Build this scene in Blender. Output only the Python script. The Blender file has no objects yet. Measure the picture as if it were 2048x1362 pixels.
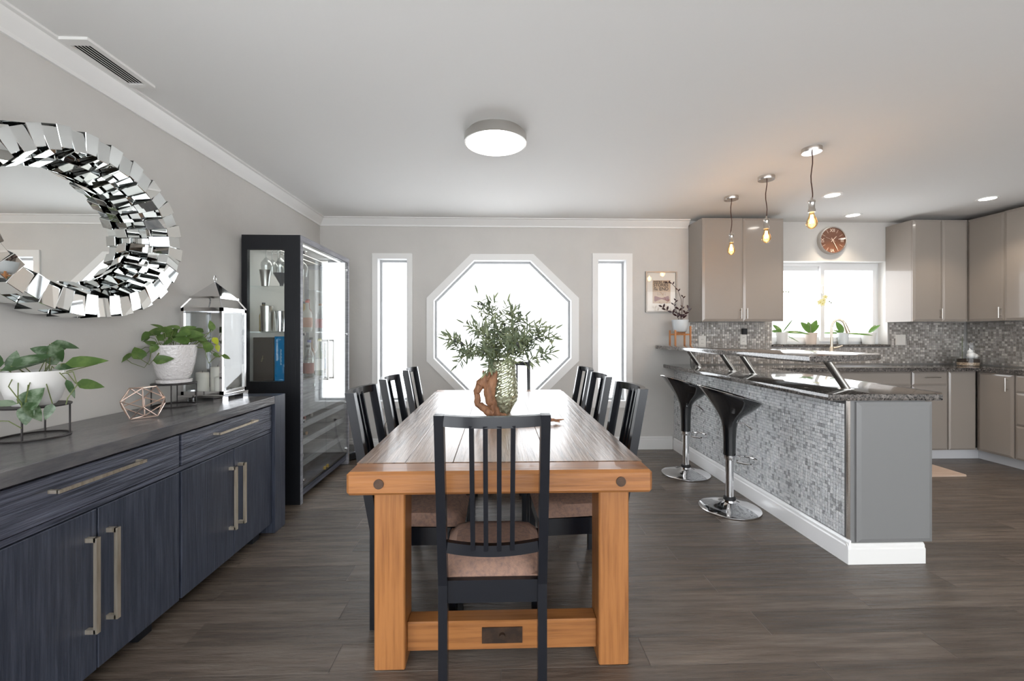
import bpy, bmesh, math, random
from math import pi, sin, cos, radians as R
from mathutils import Vector, Matrix, Quaternion
random.seed(7)
sc = bpy.context.scene
COL = sc.collection
# ------------------------------------------------------------------ camera, world, exposure
cam_d = bpy.data.cameras.new('camera'); cam = bpy.data.objects.new('camera', cam_d); COL.objects.link(cam)
cam.location = (0, 0, 1.25); cam.rotation_euler = (pi/2, 0, -0.0318)
cam_d.sensor_width = 36; cam_d.lens = 15.205; cam_d.shift_y = -0.00635; cam_d.clip_start = 0.05
sc.camera = cam
w = bpy.data.worlds.new('World'); sc.world = w; w.use_nodes = True
bg = w.node_tree.nodes['Background']; bg.inputs[0].default_value = (0.93, 0.965, 1.0, 1); bg.inputs[1].default_value = 2.4
vs = sc.view_settings; vs.view_transform = 'Standard'; vs.look = 'None'; vs.gamma = 1; vs.exposure = 1.18
vs.use_curve_mapping = False

def lamp(name, kind, loc, energy, col, size=0.05, rot=(0, 0, 0), spot=None):
    l = bpy.data.lights.new(name, kind); l.energy = energy; l.color = col
    if kind == 'AREA': l.shape = 'DISK'; l.size = size
    else: l.shadow_soft_size = size
    if spot: l.spot_size = spot; l.spot_blend = 0.6
    o = bpy.data.objects.new(name, l); o.location = loc; o.rotation_euler = rot; COL.objects.link(o); return o

# ------------------------------------------------------------------ helpers
WM = {}
class B:
    def __init__(s): s.bm = bmesh.new(); s.mi = 0
    def _f(s, vs, mi=None):
        try:
            f = s.bm.faces.new(vs); f.material_index = s.mi if mi is None else mi; return f
        except ValueError: return None
    def box(s, x0, x1, y0, y1, z0, z1, bev=0, M=None, mi=None):
        P = [(x, y, z) for x in (x0, x1) for y in (y0, y1) for z in (z0, z1)]
        if M: P = [M @ Vector(p) for p in P]
        v = [s.bm.verts.new(p) for p in P]; fs = []
        for q in ((0,1,3,2),(4,6,7,5),(0,4,5,1),(2,3,7,6),(0,2,6,4),(1,5,7,3)):
            fs.append(s._f([v[i] for i in q], mi))
        if bev:
            es = list({e for f in fs for e in f.edges})
            r = bmesh.ops.bevel(s.bm, geom=es, offset=bev, segments=1, affect='EDGES', profile=.5)
        return s
    def bar(s, p0, p1, w, h, up=(0, 0, 1), bev=0):
        p0, p1 = Vector(p0), Vector(p1); d = p1-p0; L = d.length; d.normalize()
        u = Vector(up); a = d.cross(u)
        if a.length < 1e-4: a = d.cross(Vector((1, 0, 0)))
        a.normalize(); b = a.cross(d)
        M = Matrix((( d.x, a.x, b.x, p0.x), (d.y, a.y, b.y, p0.y), (d.z, a.z, b.z, p0.z), (0, 0, 0, 1)))
        return s.box(0, L, -w/2, w/2, -h/2, h/2, bev, M)
    def cyl(s, p0, p1, r0, r1=None, n=16, cap=True):
        r1 = r0 if r1 is None else r1
        return s.tube([p0, p1], [r0, r1], n, cap)
    def tube(s, pts, r, n=8, cap=True, closed=False):
        pts = [Vector(p) for p in pts]; m = len(pts)
        rr = r if isinstance(r, (list, tuple)) else [r]*m
        rings = []; a = None
        for i, p in enumerate(pts):
            if closed: d = pts[(i+1) % m]-pts[i-1]
            else: d = pts[min(i+1, m-1)]-pts[max(i-1, 0)]
            d.normalize()
            if a is None: a = d.orthogonal().normalized()
            else:
                a = a-d*a.dot(d)
                a = a.normalized() if a.length > 1e-5 else d.orthogonal().normalized()
            b = d.cross(a)
            rings.append([s.bm.verts.new(p+(a*cos(2*pi*k/n)+b*sin(2*pi*k/n))*rr[i]) for k in range(n)])
        R_ = range(m) if closed else range(m-1)
        for i in R_:
            A, C = rings[i], rings[(i+1) % m]
            for k in range(n): s._f([A[k], A[(k+1) % n], C[(k+1) % n], C[k]])
        if cap and not closed: s._f(rings[0][::-1]); s._f(rings[-1])
        return s
    def lathe(s, prof, c=(0, 0, 0), n=24, capb=True, capt=False, sx=1, sy=1, wob=None):
        c = Vector(c); rings = []
        for r, z in prof:
            rings.append([s.bm.verts.new(c+Vector((r*sx*cos(2*pi*k/n), r*sy*sin(2*pi*k/n), z))) for k in range(n)])
        for i in range(len(prof)-1):
            A, C = rings[i], rings[i+1]
            for k in range(n): s._f([A[k], A[(k+1) % n], C[(k+1) % n], C[k]])
        if capb: s._f(rings[0][::-1])
        if capt: s._f(rings[-1])
        return s
    def prism(s, poly, h0, h1, ax='z', bev=0):
        def P(a, b, h): return {'z': (a, b, h), 'y': (a, h, b), 'x': (h, a, b)}[ax]
        A = [s.bm.verts.new(P(a, b, h0)) for a, b in poly]; C = [s.bm.verts.new(P(a, b, h1)) for a, b in poly]
        n = len(poly); fs = [s._f(A[::-1]), s._f(C)]
        for i in range(n): fs.append(s._f([A[i], A[(i+1) % n], C[(i+1) % n], C[i]]))
        if bev:
            es = list({e for f in fs[:2] for e in f.edges})
            bmesh.ops.bevel(s.bm, geom=es, offset=bev, segments=2, affect='EDGES', profile=.5)
        return s
    def ring(s, O, I, y0, y1, ax='y'):
        def P(a, b, h): return {'z': (a, b, h), 'y': (a, h, b), 'x': (h, a, b)}[ax]
        n = len(O); V = [[s.bm.verts.new(P(a, b, h)) for a, b in Q] for Q, h in ((O, y0), (I, y0), (O, y1), (I, y1))]
        for i in range(n):
            j = (i+1) % n
            s._f([V[0][i], V[0][j], V[1][j], V[1][i]]); s._f([V[2][i], V[3][i], V[3][j], V[2][j]])
            s._f([V[0][i], V[2][i], V[2][j], V[0][j]]); s._f([V[1][i], V[1][j], V[3][j], V[3][i]])
        return s
    def sphere(s, c, r, n=10, sc=(1, 1, 1)):
        bmesh.ops.create_uvsphere(s.bm, u_segments=n, v_segments=max(6, n//2+1), radius=r,
            matrix=Matrix.Translation(c) @ Matrix.Diagonal((*sc, 1))); return s
    def leaf(s, base, d, nrm, L, W, bend=.15, fold=.2, shape='heart', n=6):
        d = Vector(d).normalized(); nrm = Vector(nrm); nrm = (nrm-d*nrm.dot(d)).normalized(); sd = d.cross(nrm); base = Vector(base)
        rows = []
        for i in range(n+1):
            t = i/n
            if shape == 'heart': wd = W/2*(sin(pi*min(1, t**.62*1.0)))**.8 if 0 < t < 1 else 0.0
            else: wd = W/2*(sin(pi*t**.9))**.75 if 0 < t < 1 else 0.0
            c = base+d*(L*t)-nrm*(bend*L*t*t)
            if wd < 1e-5: rows.append([s.bm.verts.new(c)])
            else: rows.append([s.bm.verts.new(c+sd*wd+nrm*wd*fold), s.bm.verts.new(c), s.bm.verts.new(c-sd*wd+nrm*wd*fold)])
        for i in range(n):
            A, C = rows[i], rows[i+1]
            if len(A) == 1 and len(C) == 3: s._f([A[0], C[0], C[1]]); s._f([A[0], C[1], C[2]])
            elif len(A) == 3 and len(C) == 1: s._f([A[0], C[0], A[1]]); s._f([A[1], C[0], A[2]])
            elif len(A) == 3: s._f([A[0], C[0], C[1], A[1]]); s._f([A[1], C[1], C[2], A[2]])
        return s

def finish(o, label=None, cat=None, group=None, kind=None):
    if label: o['label'] = label
    if cat: o['category'] = cat
    if group: o['group'] = group
    if kind: o['kind'] = kind
    return o
def obj(name, b, mats, parent=None, smooth=False, label=None, cat=None, group=None, kind=None, loc=None, norm=True):
    """links the accumulated mesh (world coordinates, or the parent's own if parent was built at the origin)"""
    me = bpy.data.meshes.new(name)
    if norm: bmesh.ops.recalc_face_normals(b.bm, faces=b.bm.faces)
    M = Matrix.Identity(4)
    if parent is not None: M = WM[parent.name].inverted()
    elif loc is not None: M = Matrix.Translation(loc).inverted()
    b.bm.transform(M); b.bm.to_mesh(me); b.bm.free()
    for m in (mats if isinstance(mats, (list, tuple)) else [mats]): me.materials.append(m)
    if smooth:
        me.shade_smooth()
        try: me.set_sharp_from_angle(angle=R(40 if smooth is True else smooth))
        except Exception: pass
    o = bpy.data.objects.new(name, me); COL.objects.link(o)
    if parent is not None: o.parent = parent; WM[o.name] = WM[parent.name]
    else:
        if loc is not None: o.location = loc
        WM[o.name] = Matrix.Translation(loc) if loc is not None else Matrix.Identity(4)
    return finish(o, label, cat, group, kind)
def thing(name, label, cat, loc=(0, 0, 0), rz=0, group=None, kind=None):
    o = bpy.data.objects.new(name, None); o.empty_display_size = .1; COL.objects.link(o)
    o.location = loc; o.rotation_euler = (0, 0, rz)
    WM[o.name] = Matrix.Translation(loc) @ Matrix.Rotation(rz, 4, 'Z')
    return finish(o, label, cat, group, kind)
def dup(root, loc, rz=0, label=None, group=None):
    def cp(o, par):
        c = o.copy(); COL.objects.link(c)
        if par: c.parent = par
        for ch in list(o.children): cp(ch, c)
        return c
    r = cp(root, None); r.location = loc; r.rotation_euler = (0, 0, rz)
    if label: r['label'] = label
    if group: r['group'] = group
    WM[r.name] = Matrix.Translation(loc) @ Matrix.Rotation(rz, 4, 'Z')
    return r

# ------------------------------------------------------------------ materials
def mat(name, col, rough=.5, metal=0, spec=.5, coat=0, noise=None, bump=None, emit=None, trans=0, ior=1.45, sub=0, coatr=.05):
    """noise=(scale xyz, colour2, detail, lo, hi); bump=(scale xyz, strength, detail)"""
    m = bpy.data.materials.new(name); m.use_nodes = True; nt = m.node_tree; N = nt.nodes; L = nt.links
    p = N['Principled BSDF']; p.inputs['Base Color'].default_value = (*col, 1)
    p.inputs['Roughness'].default_value = rough; p.inputs['Metallic'].default_value = metal
    p.inputs['Specular IOR Level'].default_value = spec; p.inputs['Coat Weight'].default_value = coat; p.inputs['Coat Roughness'].default_value = coatr
    p.inputs['Transmission Weight'].default_value = trans; p.inputs['IOR'].default_value = ior
    if emit: p.inputs['Emission Color'].default_value = (*emit[0], 1); p.inputs['Emission Strength'].default_value = emit[1]
    tc = N.new('ShaderNodeTexCoord')
    def nz(sc_, det, rgh=.6, dist=0):
        mp = N.new('ShaderNodeMapping'); mp.inputs['Scale'].default_value = sc_; L.new(tc.outputs['Object'], mp.inputs['Vector'])
        n = N.new('ShaderNodeTexNoise'); n.inputs['Scale'].default_value = 1; n.inputs['Detail'].default_value = det; n.inputs['Roughness'].default_value = rgh
        n.inputs['Distortion'].default_value = dist
        L.new(mp.outputs[0], n.inputs['Vector']); return n.outputs['Fac']
    if noise:
        f = nz(noise[0], noise[2]); r = N.new('ShaderNodeMapRange'); r.inputs['From Min'].default_value = noise[3]; r.inputs['From Max'].default_value = noise[4]
        L.new(f, r.inputs['Value']); mx = N.new('ShaderNodeMix'); mx.data_type = 'RGBA'
        mx.inputs['A'].default_value = (*col, 1); mx.inputs['B'].default_value = (*noise[1], 1)
        L.new(r.outputs[0], mx.inputs['Factor']); L.new(mx.outputs['Result'], p.inputs['Base Color'])
        m['mix'] = mx.name
    if bump:
        f = nz(bump[0], bump[2]); b = N.new('ShaderNodeBump'); b.inputs['Strength'].default_value = bump[1]; b.inputs['Distance'].default_value = .01
        L.new(f, b.inputs['Height']); L.new(b.outputs[0], p.inputs['Normal'])
    return m
def randomize(m, amt=.25):
    """per-object brightness variation (each plank its own tone)"""
    N = m.node_tree.nodes; L = m.node_tree.links; p = N['Principled BSDF']
    oi = N.new('ShaderNodeObjectInfo'); r = N.new('ShaderNodeMapRange'); r.inputs['To Min'].default_value = 1-amt; r.inputs['To Max'].default_value = 1+amt
    L.new(oi.outputs['Random'], r.inputs['Value']); h = N.new('ShaderNodeHueSaturation'); L.new(r.outputs[0], h.inputs['Value'])
    src = p.inputs['Base Color'].links[0].from_socket if p.inputs['Base Color'].links else None
    if src: L.new(src, h.inputs['Color'])
    else: h.inputs['Color'].default_value = p.inputs['Base Color'].default_value
    L.new(h.outputs[0], p.inputs['Base Color'])
    return oi
def thin_glass(name, tint=(1, 1, 1), ior=1.5, boost=1.0, rough=0.0):
    m = bpy.data.materials.new(name); m.use_nodes = True; nt = m.node_tree; N = nt.nodes; L = nt.links
    for n in list(N): N.remove(n)
    out = N.new('ShaderNodeOutputMaterial'); t = N.new('ShaderNodeBsdfTransparent'); t.inputs[0].default_value = (*tint, 1)
    g = N.new('ShaderNodeBsdfGlossy'); g.inputs['Roughness'].default_value = rough; g.inputs[0].default_value = (1, 1, 1, 1)
    f = N.new('ShaderNodeFresnel'); gm = N.new('ShaderNodeNewGeometry'); iv = N.new('ShaderNodeMix'); iv.data_type = 'FLOAT'
    iv.inputs['A'].default_value = ior; iv.inputs['B'].default_value = 1/ior; L.new(gm.outputs['Backfacing'], iv.inputs['Factor']); L.new(iv.outputs[0], f.inputs[0]); mu = N.new('ShaderNodeMath'); mu.operation = 'MULTIPLY'; mu.inputs[1].default_value = boost; mu.use_clamp = True
    mx = N.new('ShaderNodeMixShader'); L.new(f.outputs[0], mu.inputs[0]); L.new(mu.outputs[0], mx.inputs[0]); L.new(t.outputs[0], mx.inputs[1]); L.new(g.outputs[0], mx.inputs[2]); L.new(mx.outputs[0], out.inputs[0])
    return m
WALLC = (.60, .578, .548)
M_wall = mat('wall_paint', WALLC, .75, noise=((2.5, 2.5, 2.5), (.57, .55, .523), 3, .4, .7), bump=((26, 26, 26), .12, 5))
M_ceil = mat('ceiling_paint', (.80, .795, .78), .8, bump=((30, 30, 30), .04, 4))
M_trim = mat('white_trim_paint', (.80, .79, .77), .35)
M_skirt = mat('bright_white_skirting', (.93, .93, .94), .25, coat=.3)  # whiter than the trim: daylight from the left put into the colour
M_jamb = mat('white_window_vinyl', (.80, .80, .80), .3)
M_frame = mat('grey_window_frame', (.42, .43, .44), .4)  # white vinyl darkened: the frame's shade is put into the colour
M_black = mat('black_satin', (.008, .008, .009), .5)
M_hole = mat('dark_duct', (.004, .004, .004), 1)
M_chrome = mat('chrome', (.78, .78, .79), .07, 1)
M_steel = mat('brushed_steel', (.55, .53, .50), .28, 1)
M_nickel = mat('satin_nickel', (.82, .73, .60), .34, .8, noise=((60, 60, 6), (.60, .50, .37), 4, .4, .7))
M_mirror = mat('mirror_silver', (.86, .88, .87), .012, 1)
M_dmir = mat('dark_mirror_edge', (.10, .105, .105), .10, 1)
M_side = mat('midnight_wood', (.026, .030, .046), .38, noise=((9, 3, 110), (.145, .155, .205), 7, .40, .70), bump=((5, 8, 220), .35, 4))
M_sidev = mat('midnight_wood_vertical', (.030, .036, .054), .40, noise=((60, 110, 4), (.075, .085, .118), 6, .40, .75), bump=((5, 220, 5), .3, 4))
M_sidet = mat('midnight_wood_top', (.105, .104, .112), .22, noise=((14, 4, 14), (.19, .18, .175), 6, .4, .7), bump=((150, 5, 50), .2, 4))  # paler and browner than the sideboard fronts
M_cabblk = mat('black_brown_wood', (.006, .007, .010), .5, bump=((90, 90, 5), .1, 4))
M_cabgrey = mat('grey_washed_wood', (.20, .20, .22), .45, noise=((9, 5, 70), (.33, .33, .36), 6, .4, .7), bump=((5, 5, 160), .3, 4))
M_panel = mat('pale_back_panel', (.62, .60, .57), .6)
M_wood = mat('honey_oak', (.33, .135, .042), .34, noise=((3, 70, 70), (.17, .062, .019), 6, .45, .8), bump=((4, 60, 60), .12, 4), coat=.15)
M_woodv = mat('honey_oak_upright', (.36, .148, .046), .34, noise=((70, 70, 3), (.19, .068, .020), 6, .45, .8), bump=((60, 60, 4), .12, 4), coat=.15)
M_top = mat('weathered_oak_top', (.27, .165, .105), .33, noise=((34, 3, 30), (.11, .062, .04), 7, .46, .66), bump=((60, 3.2, 30), .8, 6), coat=.6, coatr=.22)  # same oak as the legs, greying by window reflection put into the colour
randomize(M_top, .12)
M_iron = mat('dark_bronze_iron', (.055, .038, .030), .5, .7, noise=((20, 20, 20), (.10, .06, .04), 4, .4, .7))
M_chair = mat('black_brown_lacquer', (.0065, .0075, .011), .24, spec=.5)
M_cush = mat('brown_wool_fabric', (.33, .20, .145), .95, noise=((60, 60, 60), (.20, .13, .11), 5, .4, .7), bump=((400, 400, 400), .3, 2))
M_floor = mat('charcoal_handscraped_plank', (.092, .070, .055), .27, spec=.7, noise=((2.4, 30, 10), (.170, .136, .110), 9, .36, .72), bump=((4.5, 34, 10), 1.0, 9))
oi = randomize(M_floor, .22)
M_grout = mat('floor_joint', (.20, .17, .15), .8)
M_cabf = mat('taupe_gloss_laminate', (.30, .264, .234), .16, coat=.5, coatr=.04)
M_cabe = mat('grey_end_panel', (.20, .20, .20), .4)
M_toe = mat('toe_kick_white', (.62, .62, .64), .4)
M_white = mat('white_ceramic', (.78, .77, .75), .3, coat=.3)
M_potA = mat('hammered_white_ceramic', (.72, .69, .68), .25, coat=.4, bump=((70, 70, 70), .6, 1))
M_whitep = mat('white_plastic', (.74, .71, .66), .35)
M_soil = mat('potting_soil', (.035, .022, .015), .95, bump=((80, 80, 80), .8, 4))
M_leafA = mat('pothos_leaf', (.060, .115, .022), .38, noise=((18, 18, 18), (.13, .20, .05), 3, .45, .7))
M_leafB = mat('silver_pothos_leaf', (.040, .085, .030), .35, noise=((20, 20, 20), (.20, .26, .18), 3, .46, .62))
M_leafY = mat('young_yellow_leaf', (.36, .40, .02), .4)
M_leafO = mat('orchid_leaf', (.09, .19, .035), .3)
M_stem = mat('plant_stem', (.12, .15, .04), .5)
M_olive = mat('olive_leaf', (.10, .13, .075), .55, noise=((14, 14, 14), (.26, .29, .16), 3, .42, .68))
M_olf = mat('olive_fruit', (.05, .055, .045), .35)
M_zz = mat('dark_burgundy_leaf', (.035, .012, .014), .3)
M_drift = mat('driftwood', (.34, .165, .085), .6, noise=((40, 40, 9), (.13, .055, .028), 6, .42, .7), bump=((45, 45, 8), .9, 5))
M_candle = mat('ivory_wax', (.78, .75, .68), .5)
M_rose = mat('rose_gold_wire', (.66, .50, .42), .3, .9)
M_wire = mat('dark_grey_iron', (.05, .045, .045), .45, .6)
M_gpane = thin_glass('window_glass', (1, 1, 1), 1.45, .6)
M_door = thin_glass('cabinet_glass', (.96, .98, .975), 1.5, 1.15)
M_clear = thin_glass('clear_glassware', (.90, .92, .92), 1.5, 3.0)
M_lgl = thin_glass('lantern_glass', (.96, .97, .97), 1.5, .75)
M_amber = thin_glass('amber_bulb_glass', (1.0, .80, .50), 1.45, 1.2)
M_frost = mat('frosted_glass_pot', (.62, .66, .68), .3, coat=.3)
M_granite = mat('granite', (.06, .055, .055), .09, spec=.6, noise=((120, 120, 120), (.13, .115, .105), 3, .42, .60), coat=.6, coatr=.03)
M_canvas = mat('canopy_nickel', (.60, .56, .52), .25, 1)
def tile_mat(name, stops, rough):
    m = mat(name, (.5, .5, .5), rough, .35, coat=.6, bump=((140, 140, 140), .9, 2)); N = m.node_tree.nodes; L = m.node_tree.links
    a = N.new('ShaderNodeAttribute'); a.attribute_name = 'tone'; cr = N.new('ShaderNodeValToRGB'); L.new(a.outputs['Fac'], cr.inputs[0])
    e = cr.color_ramp.elements; e[0].position = stops[0][0]; e[0].color = (*stops[0][1], 1); e[1].position = stops[-1][0]; e[1].color = (*stops[-1][1], 1)
    for s in stops[1:-1]:
        k = e.new(s[0]); k.color = (*s[1], 1)
    cr.color_ramp.interpolation = 'CONSTANT'
    L.new(cr.outputs[0], N['Principled BSDF'].inputs['Base Color']); return m
M_mosA = tile_mat('silver_mosaic', [(0, (.50, .51, .52)), (.10, (.86, .88, .90)), (.5, (.97, .98, .99)), (.8, (.78, .80, .82))], .16)
M_mosB = tile_mat('pewter_mosaic', [(0, (.36, .33, .30)), (.3, (.60, .56, .52)), (.6, (.46, .43, .40)), (.85, (.85, .80, .75))], .16)
M_groutw = mat('tile_grout', (.30, .29, .28), .8)
# granite: two-scale speckle
def granite(m):
    N = m.node_tree.nodes; L = m.node_tree.links; mx = N[m['mix']]
    tc = N.new('ShaderNodeTexCoord'); v = N.new('ShaderNodeTexVoronoi'); v.inputs['Scale'].default_value = 95; L.new(tc.outputs['Object'], v.inputs['Vector'])
    cr = N.new('ShaderNodeValToRGB'); cr.color_ramp.interpolation = 'CONSTANT'; e = cr.color_ramp.elements
    e[0].color = (.012, .012, .013, 1); e[1].position = .5; e[1].color = (.07, .065, .062, 1); k = e.new(.8); k.color = (.20, .18, .165, 1)
    sp = N.new('ShaderNodeSeparateColor'); L.new(v.outputs['Color'], sp.inputs[0]); L.new(sp.outputs[0], cr.inputs[0]); L.new(cr.outputs[0], mx.inputs['A'])
granite(M_granite)

# ================================================================== SETTING
XL, XR, YB, ZC, YN = -1.89, 5.20, 4.645, 2.48, -3.2
# floor
floor = obj('floor', B().box(XL-.1, XR+.1, YN, YB+.2, -.06, -.0021), M_grout, kind='structure')
PW, PL = .150, 1.2
b = B(); b.box(-PL/2+.0010, PL/2-.0010, -PW/2+.0007, PW/2-.0007, -.002, 0, bev=.0008)
pm = None; row = 0; y = YB-.03-PW/2
while y > -1.0:
    off = (row*.47 % 1)*PL; x = XL-off+PL/2-.02
    while x-PL/2 < XR:
        x0 = max(x-PL/2, XL); x1 = min(x+PL/2, XR)
        if x1-x0 > .05:
            if pm is None:
                o = obj('plank', b, M_floor, floor); pm = o.data
            else:
                o = bpy.data.objects.new('plank', pm); COL.objects.link(o); o.parent = floor
            o.location = ((x0+x1)/2, y, random.uniform(-.0006, .0002)); o.scale = ((x1-x0)/PL, 1, 1)
        x += PL
    y -= PW; row += 1
# joints read lighter than the boards; the strip near the camera continues as one slab
obj('floor_border', B().box(XL, XR, YN, y+PW/2, -.002, -.0005), M_floor, floor)
# grain should differ from plank to plank: offset the texture by the object's random value
N = M_floor.node_tree.nodes; L = M_floor.node_tree.links
for mp in [n for n in N if n.type == 'MAPPING']:
    vm = N.new('ShaderNodeVectorMath'); vm.operation = 'ADD'; cb = N.new('ShaderNodeCombineXYZ'); mu = N.new('ShaderNodeMath'); mu.operation = 'MULTIPLY'; mu.inputs[1].default_value = 37
    L.new(oi.outputs['Random'], mu.inputs[0])
    for i in range(3): L.new(mu.outputs[0], cb.inputs[i])
    src = mp.inputs['Vector'].links[0].from_socket; L.new(src, vm.inputs[0]); L.new(cb.outputs[0], vm.inputs[1]); L.new(vm.outputs[0], mp.inputs['Vector'])

obj('ceiling', B().box(XL-.1, XR+.1, YN, YB+.3, ZC, ZC+.1), M_ceil, kind='structure')
obj('wall_left', B().box(XL-.12, XL, .75, YB+.3, 0, ZC).box(XL-.12, XL, YN, -1.45, 0, ZC).box(XL-.12, XL, -1.45, .75, 2.08, ZC), M_wall, kind='structure')
obj('wall_right', B().box(XR, XR+.12, YN, YB+.3, 0, ZC), M_wall, kind='structure')
# back wall with its four openings
OCI = [(-.694, 1.608), (-.262, 2.043), (.350, 2.045), (.793, 1.611), (.793, .988), (.350, .553), (-.262, .553), (-.694, .988)]
OCO = [(-.763, 1.634), (-.291, 2.105), (.379, 2.107), (.868, 1.637), (.868, .960), (.379, .487), (-.291, .487), (-.763, .960)]
T0, T1 = YB, YB+.17
b = B()
def wb(x0, x1, z0, z1): b.prism([(x0, z0), (x1, z0), (x1, z1), (x0, z1)], T0, T1, 'y')
WL, WR, WK = (-1.283, -.965, .53, 2.054), (1.074, 1.386, .52, 2.055), (2.995, 4.302, 1.129, 2.053)
wb(XL, WL[0], 0, ZC); wb(WL[1], -.694, 0, ZC); wb(.793, WR[0], 0, ZC); wb(WR[1], WK[0], 0, ZC); wb(WK[1], XR, 0, ZC)
for q in (WL, WR, WK): wb(q[0], q[1], 0, q[2]); wb(q[0], q[1], q[3], ZC)
b.prism([(-.694, 1.608), (-.262, 2.043), (.350, 2.045), (.793, 1.611), (.793, ZC), (-.694, ZC)], T0, T1, 'y')
b.prism([(-.694, 0), (.793, 0), (.793, .988), (.350, .553), (-.262, .553), (-.694, .988)], T0, T1, 'y')
wall_back = obj('wall_back', b, M_wall, kind='structure')
def rectp(q, m=0): return [(q[0]-m, q[2]-m), (q[0]-m, q[3]+m), (q[1]+m, q[3]+m), (q[1]+m, q[2]-m)]
def inset(P, d):
    cx = sum(p[0] for p in P)/len(P); cz = sum(p[1] for p in P)/len(P); k = []
    n = len(P)
    for i in range(n):
        a, c, e = Vector(P[i-1]), Vector(P[i]), Vector(P[(i+1) % n])
        d1 = (c-a).normalized(); d2 = (e-c).normalized(); n1 = Vector((d1.y, -d1.x)); n2 = Vector((d2.y, -d2.x))
        if n1.dot(Vector((cx, cz))-c) < 0: n1 = -n1
        if n2.dot(Vector((cx, cz))-c) < 0: n2 = -n2
        m = (n1+n2).normalized(); k.append(tuple(c+m*(d/m.dot(n1))))
    return k
def window(n, O, I):
    w_ = obj('window_%d' % n, B().ring(O, I, T0-.018, T0), M_trim, kind='structure')
    J = inset(I, .006)
    obj('jamb', B().ring(I, J, T0-.016, T1+.01), M_jamb, w_)
    K = inset(J, .022)
    obj('window_frame', B().ring(J, K, T0+.085, T0+.125), M_frame, w_)
    obj('pane', B().prism(K, T0+.100, T0+.106, 'y'), M_gpane, w_)
    return w_
window(1, [(-1.336, .461), (-1.336, 2.107), (-.912, 2.107), (-.912, .461)], rectp(WL))
window(2, OCO, OCI)
window(3, [(1.015, .455), (1.015, 2.120), (1.450, 2.120), (1.450, .455)], rectp(WR))
# kitchen slider window
k = obj('window_4', B().ring(rectp((2.995, 4.302, 1.129, 2.053)), rectp((3.035, 4.262, 1.169, 2.013)), T0+.115, T0+.165), M_jamb, kind='structure')
def sash(x0, x1, yy):
    f = obj('sash', B().ring(rectp((x0, x1, 1.165, 2.017)), rectp((x0+.045, x1-.045, 1.215, 1.965)), yy, yy+.03), M_jamb, k)
    obj('pane', B().box(x0+.045, x1-.045, yy+.012, yy+.017, 1.215, 1.965), M_gpane, f)
sash(3.032, 3.665, T0+.14); sash(3.62, 4.265, T0+.10)
obj('window_latch', B().box(3.625, 3.645, T0+.082, T0+.10, 1.70, 1.79, bev=.004), M_whitep, k)
obj('drywall_return', B().ring(rectp(WK), rectp((3.0, 4.297, 1.134, 2.048)), T0, T0+.115), M_trim, k)
obj('granite_sill', B().box(2.985, 4.312, T0-.03, T0+.16, 1.110, 1.134, bev=.004), M_granite, k)
# crown moulding and baseboards
def crown_pts(): return [(0, -.085), (.012, -.085), (.016, -.070), (.030, -.052), (.050, -.030), (.060, -.014), (.075, -.010), (.075, 0), (0, 0)]
dr_ = obj('door_1', B().ring([(-1.50, -.01), (-1.50, 2.13), (.80, 2.13), (.80, -.01)], [(-1.43, .03), (-1.43, 2.06), (.73, 2.06), (.73, .03)], XL-.10, XL+.015, 'x').box(XL-.08, XL-.03, -.38, -.32, .03, 2.06), M_jamb, kind='structure')  # out-of-view glazed door added to bring daylight onto the bar front
obj('pane', B().box(XL-.06, XL-.054, -1.43, -.38, .03, 2.06), M_gpane, dr_); obj('pane', B().box(XL-.06, XL-.054, -.32, .73, .03, 2.06), M_gpane, dr_)
b = B(); b.prism([(XL+a, ZC+z) for a, z in crown_pts()], YN, YB, 'y'); obj('trim_1', b, M_trim, kind='structure', smooth=20)
b = B(); b.prism([(YB-a, ZC+z) for a, z in crown_pts()], XL, 2.06, 'x'); obj('trim_2', b, M_trim, kind='structure', smooth=20)
def base_pts(): return [(0, 0), (.016, 0), (.016, .105), (.011, .112), (.011, .128), (.005, .138), (0, .140)]
obj('baseboard_back', B().prism([(YB-a, z) for a, z in base_pts()], XL, 1.89, 'x'), M_trim, kind='structure')
obj('baseboard_left', B().prism([(XL+a, z) for a, z in base_pts()], .802, YB-.016, 'y'), M_trim, kind='structure')

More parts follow.
